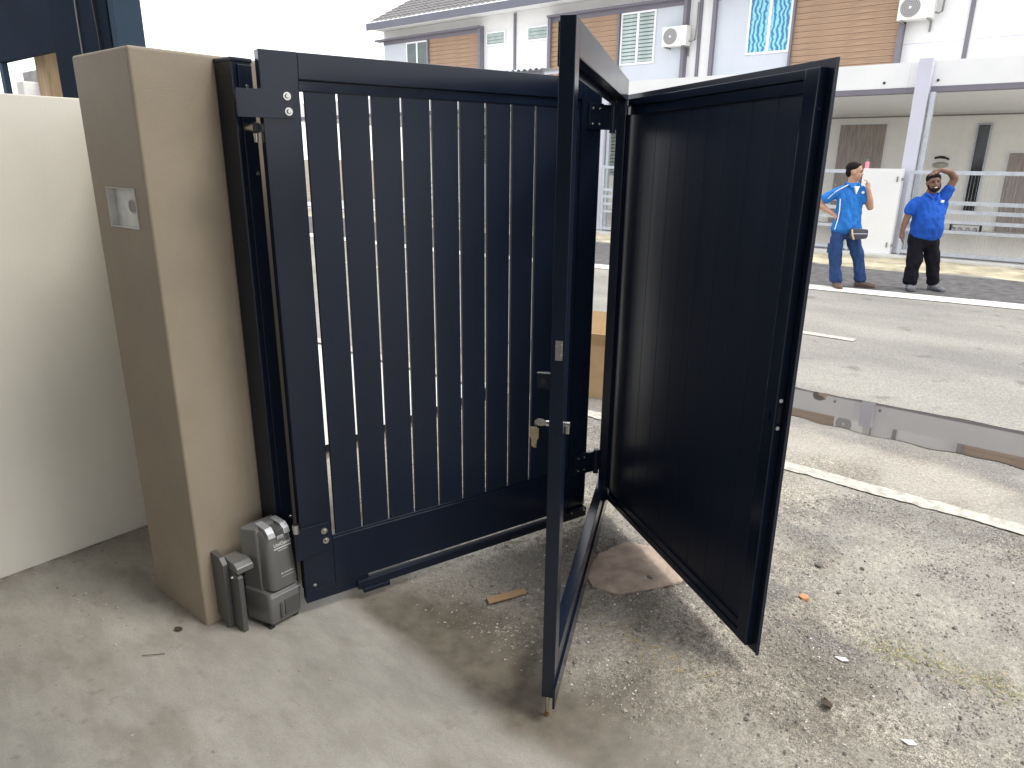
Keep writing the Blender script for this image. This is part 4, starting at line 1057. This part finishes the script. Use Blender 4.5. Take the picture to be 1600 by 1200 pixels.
def face_bits(parent, c, rot, beard=False, smile=False, skin='skin_tan'):
    def q(x, y, z): return Vector(c) + rot @ Vector((x, y, z))
    for s in (-1, 1):
        e = MB().ellipsoid(q(0.079, s * 0.030, 0.006), (0.008, 0.012, 0.007), 10, 8, rot).build('eye', 'black', parent, True)
        MB().ellipsoid(q(0.083, s * 0.030, 0.026), (0.008, 0.020, 0.005), 10, 8, rot).build('eyebrow', 'hair', parent, True)
    MB().ellipsoid(q(0.086, 0, -0.058), (0.008, 0.024, 0.0065), 10, 8, rot).build('mouth', 'lips', parent, True)
    if smile:
        MB().ellipsoid(q(0.0895, 0, -0.057), (0.007, 0.021, 0.0060), 10, 8, rot).build('teeth', 'teeth', parent, True)

def shoe(parent, ankle, toe, material, w_=0.048):
    a, t_ = Vector((ankle[0], ankle[1], 0)), Vector((toe[0], toe[1], 0)); d = (t_ - a).normalized()
    def fill(bm):
        ring_tube(bm, [(a - d * 0.055 + Vector((0, 0, .040)), 0.034, 0.036), (a + Vector((0, 0, .048)), 0.042, 0.044), (a.lerp(t_, .55) + Vector((0, 0, .038)), w_, 0.034), (t_ - d * 0.03 + Vector((0, 0, .030)), w_ * .9, 0.026)], 14)
        ring_tube(bm, [(a + Vector((0, 0, .04)), 0.042, 0.042), (Vector((ankle[0], ankle[1], 0.105)), 0.044, 0.044)], 14)
    o = fuse('shoe', fill, material, parent, 0.008, 3)
    def sole(bm):
        for k in range(1): ring_tube(bm, [(a - d * 0.06 + Vector((0, 0, .012)), 0.036, 0.012), (a.lerp(t_, .5) + Vector((0, 0, .012)), w_ + .004, 0.012), (t_ - d * .01 + Vector((0, 0, .012)), w_ * .85, 0.012)], 14)
    fuse('sole', sole, 'pouch' if material == 'shoe_grey' else 'shoe_brown', o, 0.007, 2)

RZ = math.atan2(0.638, 0.770)

# ---- man in jeans, hand at his mouth
p1 = thing('person', 'man in bright blue polo and jeans with waist pouch, hand at his mouth', 'person', (-2.66, 10.62, 0.0), RZ)
def man_one():
    hc = (-0.150, 0.0, 1.545); hr = Matrix.Rotation(R(-24), 3, 'Z') @ Matrix.Rotation(R(4), 3, 'Y')
    X = -0.158
    def body(bm):
        head(bm, hc, hr, (X - 0.005, 0.015, 1.37))
        ring_tube(bm, [((X, 0.01, 0.84), 0.15, 0.10), ((X, 0.01, 1.1), 0.135, 0.095), ((X, 0.01, 1.27), 0.12, 0.075), ((X, 0.012, 1.36), 0.06, 0.055)])
        # arm on the hip (image left)
        ring_tube(bm, [((-0.36, 0.05, 1.262), 0.046, 0.046), ((-0.43, 0.09, 1.200), 0.045, 0.045), ((-0.515, 0.14, 1.125), 0.040, 0.040)], 12)
        ring_tube(bm, [((-0.515, 0.14, 1.125), 0.040, 0.040), ((-0.44, 0.06, 1.055), 0.038, 0.038), ((-0.365, -0.01, 0.995), 0.027, 0.024)], 12)
        hand(bm, (-0.368, -0.01, 0.995), (0.85, -0.2, -0.35), (0.1, 0.6, -0.5), 1, 0.7)
        # arm raised to the mouth (image right)
        ring_tube(bm, [((0.005, -0.03, 1.25), 0.048, 0.048), ((0.045, -0.06, 1.18), 0.046, 0.046), ((0.082, -0.10, 1.085), 0.041, 0.041)], 12)
        ring_tube(bm, [((0.082, -0.10, 1.085), 0.042, 0.042), ((0.050, -0.125, 1.19), 0.040, 0.040), ((0.000, -0.135, 1.335), 0.027, 0.025)], 12)
        hand(bm, (0.000, -0.135, 1.332), (-0.18, 0.22, 1.0), (-0.85, 0.45, 0.2), 0.9, 1.1)
        # legs under the jeans
        for hx, kn, an in ((X - 0.08, (-0.255, -0.01, 0.44), (-0.185, 0.0, 0.10)), (X + 0.08, (0.070, 0.0, 0.44), (0.172, 0.05, 0.10))):
            ring_tube(bm, [((hx, 0.01, 0.84), 0.075, 0.075), (kn, 0.052, 0.052), (an, 0.038, 0.038)], 12)
    b = fuse('body', body, 'skin_tan', p1, 0.009, 3)
    def hair(bm):
        def q(x, y, z): return Vector(hc) + hr @ Vector((x, y, z))
        ell(bm, q(-0.026, 0, 0.052), (0.096, 0.083, 0.078), hr)
        ell(bm, q(-0.062, 0, 0.000), (0.052, 0.070, 0.072), hr)
        ell(bm, q(0.026, 0.0, 0.092), (0.036, 0.046, 0.026), hr)
    fuse('hair', hair, 'hair', p1, 0.008, 2, 0.004)
    face_bits(p1, hc, hr)
    def shirt(bm):
        ring_tube(bm, [((X + 0.005, 0.005, 0.795), 0.208, 0.145), ((X + 0.002, 0.005, 0.90), 0.180, 0.138), ((X, 0.005, 1.05), 0.168, 0.128), ((X, 0.01, 1.20), 0.176, 0.122), ((X, 0.012, 1.305), 0.172, 0.100), ((X, 0.015, 1.365), 0.105, 0.078), ((X, 0.015, 1.395), 0.072, 0.066)], 22)
        ring_tube(bm, [((-0.27, 0.01, 1.305), 0.072, 0.072), ((-0.36, 0.05, 1.265), 0.075, 0.074), ((-0.452, 0.095, 1.185), 0.072, 0.070)], 14)
        ring_tube(bm, [((-0.045, 0.0, 1.305), 0.070, 0.070), ((0.005, -0.03, 1.26), 0.072, 0.070), ((0.040, -0.06, 1.175), 0.066, 0.064)], 14)
    sh = fuse('polo_shirt', shirt, 'shirt_a', p1, 0.010, 3, 0.017)
    # collar, undershirt, badge, piping
    def collar(bm):
        ring_tube(bm, [((X - 0.078, -0.01, 1.388), 0.020, 0.032), ((X - 0.062, -0.072, 1.382), 0.020, 0.024), ((X - 0.028, -0.096, 1.335), 0.016, 0.014)], 10)
        ring_tube(bm, [((X + 0.078, 0.0, 1.388), 0.020, 0.030), ((X + 0.066, -0.070, 1.380), 0.020, 0.024), ((X + 0.052, -0.096, 1.335), 0.016, 0.014)], 10)
        ring_tube(bm, [((X - 0.075, 0.04, 1.392), 0.018, 0.026), ((X, 0.085, 1.395), 0.018, 0.028), ((X + 0.075, 0.04, 1.392), 0.018, 0.026)], 10)
    fuse('collar', collar, 'shirt_a', sh, 0.008, 2)
    MB().prism([(X - 0.018, 1.365), (X + 0.046, 1.365), (X + 0.016, 1.265)], 'y', -0.125, -0.070, 0.002).build('undershirt', 'whitecloth', p1)
    MB().ellipsoid((X + 0.112, -0.098, 1.285), (0.021, 0.010, 0.019), 12, 8).build('badge', 'whitecloth', sh, True)
    MB().pipe([(X - 0.075, -0.060, 1.385), (-0.30, -0.060, 1.350), (-0.38, -0.022, 1.290), (-0.452, 0.025, 1.195)], 0.006, 6).build('piping', 'whitecloth', sh, True)
    MB().pipe([(-0.320, -0.060, 1.20), (-0.318, -0.085, 1.05), (-0.330, -0.095, 0.92), (-0.352, -0.095, 0.80)], 0.006, 6).build('piping', 'whitecloth', sh, True)
    def jeans(bm):
        ring_tube(bm, [((X, 0.01, 0.885), 0.165, 0.120), ((X, 0.01, 0.80), 0.175, 0.125), ((X, 0.01, 0.735), 0.160, 0.115)], 18)
        ring_tube(bm, [((X - 0.085, 0.01, 0.78), 0.098, 0.105), ((X - 0.100, 0.0, 0.64), 0.094, 0.098), ((-0.252, -0.01, 0.44), 0.080, 0.084), ((-0.222, -0.005, 0.26), 0.076, 0.080), ((-0.188, 0.0, 0.10), 0.076, 0.084)], 16)
        ring_tube(bm, [((X + 0.085, 0.01, 0.78), 0.098, 0.105), ((-0.02, 0.005, 0.63), 0.094, 0.098), ((0.066, 0.0, 0.44), 0.080, 0.084), ((0.122, 0.03, 0.26), 0.076, 0.080), ((0.168, 0.05, 0.10), 0.076, 0.084)], 16)
    j = fuse('jeans', jeans, 'denim', p1, 0.010, 3, 0.022)
    MB().box(-0.352, -0.318, -0.06, 0.06, 0.47, 0.60, 0.01).build('cargo_pocket', 'denim', j)
    po = MB().prism([(-0.165, 0.690), (-0.13, 0.672), (0.045, 0.690), (0.062, 0.725), (0.055, 0.812), (-0.15, 0.822), (-0.172, 0.80)], 'y', -0.205, -0.120, 0.018).build('waist_pouch', 'pouch', p1, True)
    MB().box(-0.150, 0.045, -0.2085, -0.2040, 0.752, 0.760).build('pouch_zip', 'lavender', po)
    MB().pipe([(-0.168, -0.205, 0.812), (-0.160, -0.210, 0.75), (-0.128, -0.210, 0.682)], 0.013, 6).build('zip_tags', 'keymetal', po, True)
    shoe(p1, (-0.185, 0.0), (-0.205, -0.205), 'shoe_brown')
    shoe(p1, (0.172, 0.05), (0.355, -0.055), 'shoe_brown')
man_one()

# ---- bearded man, hand on his head
p2 = thing('person', 'smiling bearded man in royal blue polo and black trousers, hand on his head', 'person', (-1.83, 11.12, 0.0), RZ)
def man_two():
    hc = (-0.128, -0.03, 1.420)
    hr = Matrix.Rotation(R(-90 - 12), 3, 'Z') @ Matrix.Rotation(R(8), 3, 'X') @ Matrix.Rotation(R(-2), 3, 'Y')
    X = -0.11
    def body(bm):
        head(bm, hc, hr, (X - 0.015, 0.01, 1.27), 0.060)
        ring_tube(bm, [((X, 0.01, 0.72), 0.16, 0.12), ((X, 0.0, 0.95), 0.17, 0.13), ((X, 0.01, 1.15), 0.13, 0.08), ((X, 0.012, 1.25), 0.06, 0.055)])
        ring_tube(bm, [((-0.335, 0.015, 1.12), 0.048, 0.048), ((-0.352, 0.02, 1.07), 0.047, 0.047), ((-0.372, 0.02, 0.985), 0.043, 0.043)], 12)
        ring_tube(bm, [((-0.372, 0.02, 0.985), 0.043, 0.043), ((-0.405, 0.0, 0.89), 0.041, 0.041), ((-0.432, -0.02, 0.785), 0.029, 0.027)], 12)
        hand(bm, (-0.432, -0.02, 0.788), (0.06, -0.12, -1.0), (0.8, -0.3, 0.1), 1, 0.45)
        ring_tube(bm, [((0.060, 0.0, 1.275), 0.052, 0.052), ((0.100, -0.01, 1.37), 0.051, 0.051), ((0.145, -0.02, 1.475), 0.047, 0.047)], 12)
        ring_tube(bm, [((0.145, -0.02, 1.478), 0.047, 0.047), ((0.050, -0.045, 1.558), 0.044, 0.044), ((-0.085, -0.060, 1.586), 0.031, 0.028)], 12)
        hand(bm, (-0.085, -0.060, 1.586), (-1.0, -0.05, -0.42), (-0.1, 0.3, -0.9), 1.0, 0.75)
        for hx, kn, an in ((X - 0.09, (-0.190, -0.01, 0.40), (-0.192, 0.0, 0.10)), (X + 0.09, (0.066, -0.01, 0.40), (0.128, 0.0, 0.10))):
            ring_tube(bm, [((hx, 0.01, 0.76), 0.080, 0.080), (kn, 0.056, 0.056), (an, 0.040, 0.040)], 12)
    fuse('body', body, 'skin_brown', p2, 0.009, 3)
    def q(x, y, z): return Vector(hc) + hr @ Vector((x, y, z))
    def hair(bm):
        ell(bm, q(-0.022, 0, 0.056), (0.096, 0.089, 0.080), hr)
        ell(bm, q(-0.045, 0, 0.0), (0.060, 0.082, 0.070), hr)
        ell(bm, q(0.044, 0.0, 0.088), (0.044, 0.068, 0.030), hr)
    fuse('hair', hair, 'hair', p2, 0.008, 2, 0.004)
    def beard(bm):
        ell(bm, q(0.056, 0, -0.092), (0.034, 0.044, 0.030), hr)
        for s in (-1, 1):
            ring_tube(bm, [(q(0.004, s * 0.072, -0.02), 0.012, 0.014), (q(0.022, s * 0.064, -0.062), 0.016, 0.018), (q(0.050, s * 0.036, -0.088), 0.020, 0.020)], 10)
            ring_tube(bm, [(q(0.088, s * 0.004, -0.041), 0.006, 0.007), (q(0.082, s * 0.026, -0.048), 0.006, 0.007), (q(0.072, s * 0.036, -0.070), 0.008, 0.009)], 8)
    fuse('beard', beard, 'hair', p2, 0.007, 2, 0.002)
    face_bits(p2, hc, hr, True, True, 'skin_brown')
    def shirt(bm):
        ring_tube(bm, [((X + 0.008, 0.0, 0.735), 0.202, 0.160), ((X + 0.008, -0.012, 0.85), 0.202, 0.178), ((X + 0.005, -0.012, 0.97), 0.192, 0.170), ((X - 0.005, 0.0, 1.10), 0.180, 0.136), ((X - 0.010, 0.01, 1.195), 0.182, 0.110), ((X - 0.012, 0.012, 1.25), 0.115, 0.085), ((X - 0.013, 0.012, 1.285), 0.075, 0.070)], 22)
        ring_tube(bm, [((-0.265, 0.01, 1.175), 0.078, 0.076), ((-0.330, 0.015, 1.130), 0.077, 0.074), ((-0.362, 0.02, 1.035), 0.070, 0.068)], 14)
        ring_tube(bm, [((0.0, 0.005, 1.165), 0.085, 0.080), ((0.055, -0.002, 1.255), 0.079, 0.076), ((0.098, -0.01, 1.355), 0.071, 0.069)], 14)
        ring_tube(bm, [((0.03, 0.0, 1.03), 0.075, 0.085), ((0.055, 0.0, 1.17), 0.072, 0.078)], 14)
    sh = fuse('polo_shirt', shirt, 'shirt_b', p2, 0.010, 3, 0.016)
    def collar(bm):
        ring_tube(bm, [((X - 0.092, -0.01, 1.278), 0.018, 0.028), ((X - 0.076, -0.075, 1.268), 0.018, 0.020), ((X - 0.036, -0.108, 1.222), 0.014, 0.012)], 10)
        ring_tube(bm, [((X + 0.068, -0.01, 1.278), 0.018, 0.028), ((X + 0.052, -0.075, 1.268), 0.018, 0.020), ((X + 0.015, -0.108, 1.222), 0.014, 0.012)], 10)
    fuse('collar', collar, 'shirt_b', sh, 0.008, 2)
    MB().box(X + 0.068, X + 0.108, -0.128, -0.110, 1.175, 1.205, 0.004).build('badge', 'whitecloth', sh)
    def trousers(bm):
        ring_tube(bm, [((X, 0.0, 0.80), 0.190, 0.145), ((X, 0.005, 0.70), 0.200, 0.145), ((X, 0.01, 0.64), 0.185, 0.125)], 18)
        ring_tube(bm, [((X - 0.098, 0.01, 0.68), 0.108, 0.115), ((X - 0.095, 0.0, 0.55), 0.102, 0.105), ((-0.192, -0.01, 0.40), 0.092, 0.094), ((-0.192, 0.0, 0.25), 0.086, 0.090), ((-0.194, 0.0, 0.105), 0.080, 0.088)], 16)
        ring_tube(bm, [((X + 0.098, 0.01, 0.68), 0.108, 0.115), ((X + 0.128, 0.0, 0.55), 0.102, 0.105), ((0.064, -0.01, 0.40), 0.092, 0.094), ((0.096, 0.0, 0.25), 0.086, 0.090), ((0.124, 0.0, 0.105), 0.080, 0.088)], 16)
    fuse('trousers', trousers, 'blackcloth', p2, 0.010, 3, 0.020)
    shoe(p2, (-0.192, 0.0), (-0.250, -0.195), 'shoe_grey', 0.052)
    shoe(p2, (0.128, 0.0), (0.175, -0.205), 'shoe_grey', 0.052)
man_two()

# ================================================================== LITTER
def flat_poly(name, pts, z, th, material, label, cat, bumpy=0.0, group=None):
    bm = bmesh.new()
    cx = sum(p[0] for p in pts) / len(pts); cy = sum(p[1] for p in pts) / len(pts)
    # ragged outline
    out = []
    for i, p in enumerate(pts):
        q_ = pts[(i + 1) % len(pts)]; L_ = math.hypot(q_[0] - p[0], q_[1] - p[1]); k = max(1, int(L_ / 0.012)) if bumpy else 1
        for j in range(k):
            t_ = j / k; s_ = bumpy * random.uniform(-1, 1)
            out.append((p[0] + (q_[0] - p[0]) * t_ + s_ - cx, p[1] + (q_[1] - p[1]) * t_ + s_ * 0.5 - cy))
    A = [bm.verts.new((x, y, 0)) for x, y in out]; B = [bm.verts.new((x, y, th)) for x, y in out]
    for i in range(len(out)): bm.faces.new((A[i], A[(i + 1) % len(out)], B[(i + 1) % len(out)], B[i]))
    bm.faces.new(A[::-1]); bm.faces.new(B); bmesh.ops.recalc_face_normals(bm, faces=bm.faces)
    me = bpy.data.meshes.new(name); bm.to_mesh(me); bm.free(); me.materials.append(MAT[material])
    return tag(link(name, me, None, (cx, cy, z)), label, cat, group)

flat_poly('cement_sheet', [(-1.396, 2.206), (-1.36, 2.165), (-1.32, 2.135), (-1.22, 2.157), (-1.165, 2.238), (-1.069, 2.392), (-1.046, 2.54), (-1.215, 2.60), (-1.404, 2.52), (-1.44, 2.36)], 0.004, 0.010, 'pinkslab',
          'flat pinkish broken sheet lying under the open wicket door', 'sheet', 0.004)
flat_poly('cardboard_strip', [(-1.60, 1.80), (-1.565, 1.775), (-1.495, 1.925), (-1.525, 1.945)], 0.008, 0.005, 'cardboard', 'brown cardboard strip on the dark ground beside the frame stile', 'cardboard', 0.0015)
for (x, y), a in (((-0.424, 2.342), 'small white paper scrap on the grit below the wicket door'), ((-0.159, 2.08), 'crumpled white scrap nearest the bottom right corner')):
    flat_poly('paper_scrap', [(x - 0.022, y - 0.006), (x + 0.003, y - 0.014), (x + 0.024, y + 0.001), (x + 0.008, y + 0.012)], hgt(x, y) + 0.002, 0.003, 'paper', a, 'paper', 0.002)

def leaf_litter(x, y, a, L_, label, m_='leaf', name='dry_leaf'):
    n = 9; V = []
    for i in range(n):
        t_ = i / (n - 1); w_ = 0.34 * L_ * math.sin(math.pi * min(1, t_ * 0.92 + 0.04)) ** 0.8
        for s in (-1, 0, 1): V.append((L_ * (t_ - 0.5), s * w_, 0.012 * L_ / 0.05 * (abs(s) * 0.8 + 1.2 * (t_ - 0.5) ** 2)))
    F = []
    for i in range(n - 1):
        for k in (0, 1): F.append((3 * i + k, 3 * i + k + 1, 3 * i + k + 4, 3 * i + k + 3))
    me = poly_mesh(name, V, F, m_, True)
    o = link(name, me, None, (x, y, hgt(x, y) + 0.003)); o.rotation_euler = (0.15, 0.1, a)
    md = o.modifiers.new('thick', 'SOLIDIFY'); md.thickness = 0.0012
    tag(o, label, 'leaf')
leaf_litter(-0.395, 2.068, 2.3, 0.052, 'curled dark brown dry leaf on the grit at lower right')
leaf_litter(-2.33, 0.93, 0.6, 0.030, 'tiny dark dry leaf on the concrete near the pillar foot')
flat_poly('brick_chip', [(-0.665, 2.618), (-0.645, 2.608), (-0.628, 2.622), (-0.636, 2.640), (-0.658, 2.642)], hgt(-0.648, 2.624) + 0.0, 0.012, 'orange', 'small orange brick chip right of the wicket door', 'brick chip', 0.001)

def stone(x, y, r_, label, m_='stone', group=None):
    bm = bmesh.new(); bmesh.ops.create_icosphere(bm, subdivisions=2, radius=r_)
    sd_ = random.random() * 100
    for v in bm.verts:
        k = 1 + 0.5 * mnoise.noise(v.co * (1.1 / r_) + Vector((sd_, 0, 0))); v.co = Vector((v.co.x * k * 1.25, v.co.y * k, v.co.z * k * 0.7))
    me = bpy.data.meshes.new('stone'); bm.to_mesh(me); bm.free(); me.materials.append(MAT[m_])
    o = link('stone', me, None, (x, y, hgt(x, y) + r_ * 0.4)); o.rotation_euler.z = sd_
    tag(o, label, 'stone', group)
stone(-0.676, 2.914, 0.016, 'dark stone on the grit right of the wicket door', 'stone_dark')
for x, y in ((-1.18, 2.42), (-1.30, 2.56), (-1.05, 2.02), (-0.98, 1.84), (-1.20, 1.90), (-0.88, 2.10), (-0.55, 2.75), (-0.30, 2.95), (-0.15, 2.80), (-1.42, 1.72), (-1.12, 1.72), (-0.72, 1.95), (-0.1, 3.3)):
    stone(x, y, random.uniform(0.005, 0.009), 'small rough stone lying loose on the gritty driveway', random.choice(('stone', 'stone_dark')), 'loose stones on the driveway')
stone(-1.18, 2.34, 0.016, 'grey stone resting on the pinkish broken sheet', 'stone_dark')

# dry straw and sparse weeds
def strands(name, N, region, ln, material, label, upright=0.0):
    V, F = [], []
    for k in range(N):
        x, y = region(); a = random.uniform(0, 6.28); L_ = random.uniform(*ln); z = hgt(x, y) + 0.002
        d = Vector((math.cos(a), math.sin(a), upright * random.uniform(0.3, 1.2))).normalized(); s = d.cross(Vector((0, 0, 1))).normalized() * random.uniform(0.0008, 0.0018)
        b = len(V); p = Vector((x, y, z))
        for t_ in (0, 0.5, 1):
            q_ = p + d * L_ * t_ + Vector((0, 0, -0.2 * upright * L_ * t_ * t_)); V += [q_ - s * (1 - 0.8 * t_), q_ + s * (1 - 0.8 * t_)]
        F += [(b, b + 1, b + 3, b + 2), (b + 2, b + 3, b + 5, b + 4)]
    o = link(name, poly_mesh(name, V, F, material)); o['kind'] = 'stuff'; o['label'] = label
strands('dry_straw', 60, lambda: (random.gauss(-0.98, 0.12), random.gauss(1.96, 0.03)), (0.02, 0.06), 'straw', 'few strands of dry straw on the grit by the frame')
def weedy():
    t_ = random.random(); return (-0.38 + 0.50 * t_ + random.gauss(0, 0.05), 2.50 + 0.03 * t_ + random.gauss(0, 0.05))
strands('sparse_weeds', 520, weedy, (0.006, 0.020), 'grass', 'sparse yellowish weeds creeping over the grit at right', 0.8)
strands('sparse_weeds', 300, weedy, (0.006, 0.018), 'straw', 'dry yellow bits among the weeds at right', 0.5)

# cardboard box by the roadside, seen in the slot between leaf and door
cb = thing('cardboard_box', 'brown cardboard box on the road, seen in the slot beside the door', 'box', (-2.78, 4.30, 0.0), 0.25)
bx('box_body', 'cardboard', cb, -0.22, 0.22, -0.16, 0.16, 0.0, 0.40, 0.004)
MB().prism([(-0.16, 0.401), (-0.24, 0.50), (-0.236, 0.502), (-0.155, 0.404)], 'x', -0.21, 0.21).build('box_flap', 'cardboard', cb)
MB().prism([(0.16, 0.401), (0.24, 0.56), (0.236, 0.562), (0.155, 0.404)], 'x', -0.21, 0.21).build('box_flap', 'cardboard', cb)

# crumbs and twigs on the concrete near the wall foot
def crumbs():
    n = 420
    k = rng.random(n)
    x = np.where(k < 0.5, -3.19 + np.abs(rng.normal(0, 0.05, n)), np.where(k < 0.75, rng.normal(-2.72, 0.07, n), rng.uniform(-3.1, -1.6, n)))
    y = np.where(k < 0.5, rng.uniform(0.45, 1.25, n), np.where(k < 0.75, rng.normal(0.80, 0.03, n), rng.uniform(0.45, 1.2, n)))
    ok = ~((x > -2.68) & (x < -2.26) & (y > 1.0)); x, y = x[ok], y[ok]
    r_ = np.clip(rng.lognormal(math.log(0.0034), 0.45, len(x)), 0.0015, 0.009)
    z = np.array([hgt(a, b) for a, b in zip(x, y)]) + r_ * 0.3
    V, F = rock_mesh_np(len(x), np.stack([x, y, z], -1), r_, 77)
    me = bpy.data.meshes.new('cement_crumbs'); me.from_pydata(V.tolist(), [], F.tolist()); me.materials.append(MAT['stone'])
    o = link('cement_crumbs', me); o['kind'] = 'stuff'; o['label'] = 'cement crumbs and dust along the foot of the cream wall'
crumbs()
tw = MB().pipe([(-2.285, 0.78, 0.004), (-2.262, 0.80, 0.006), (-2.235, 0.835, 0.004)], 0.0012, 6).build('twig', 'leaf', None, True)
tag(tw, 'thin dark twig lying on the concrete left of the pillar', 'twig')
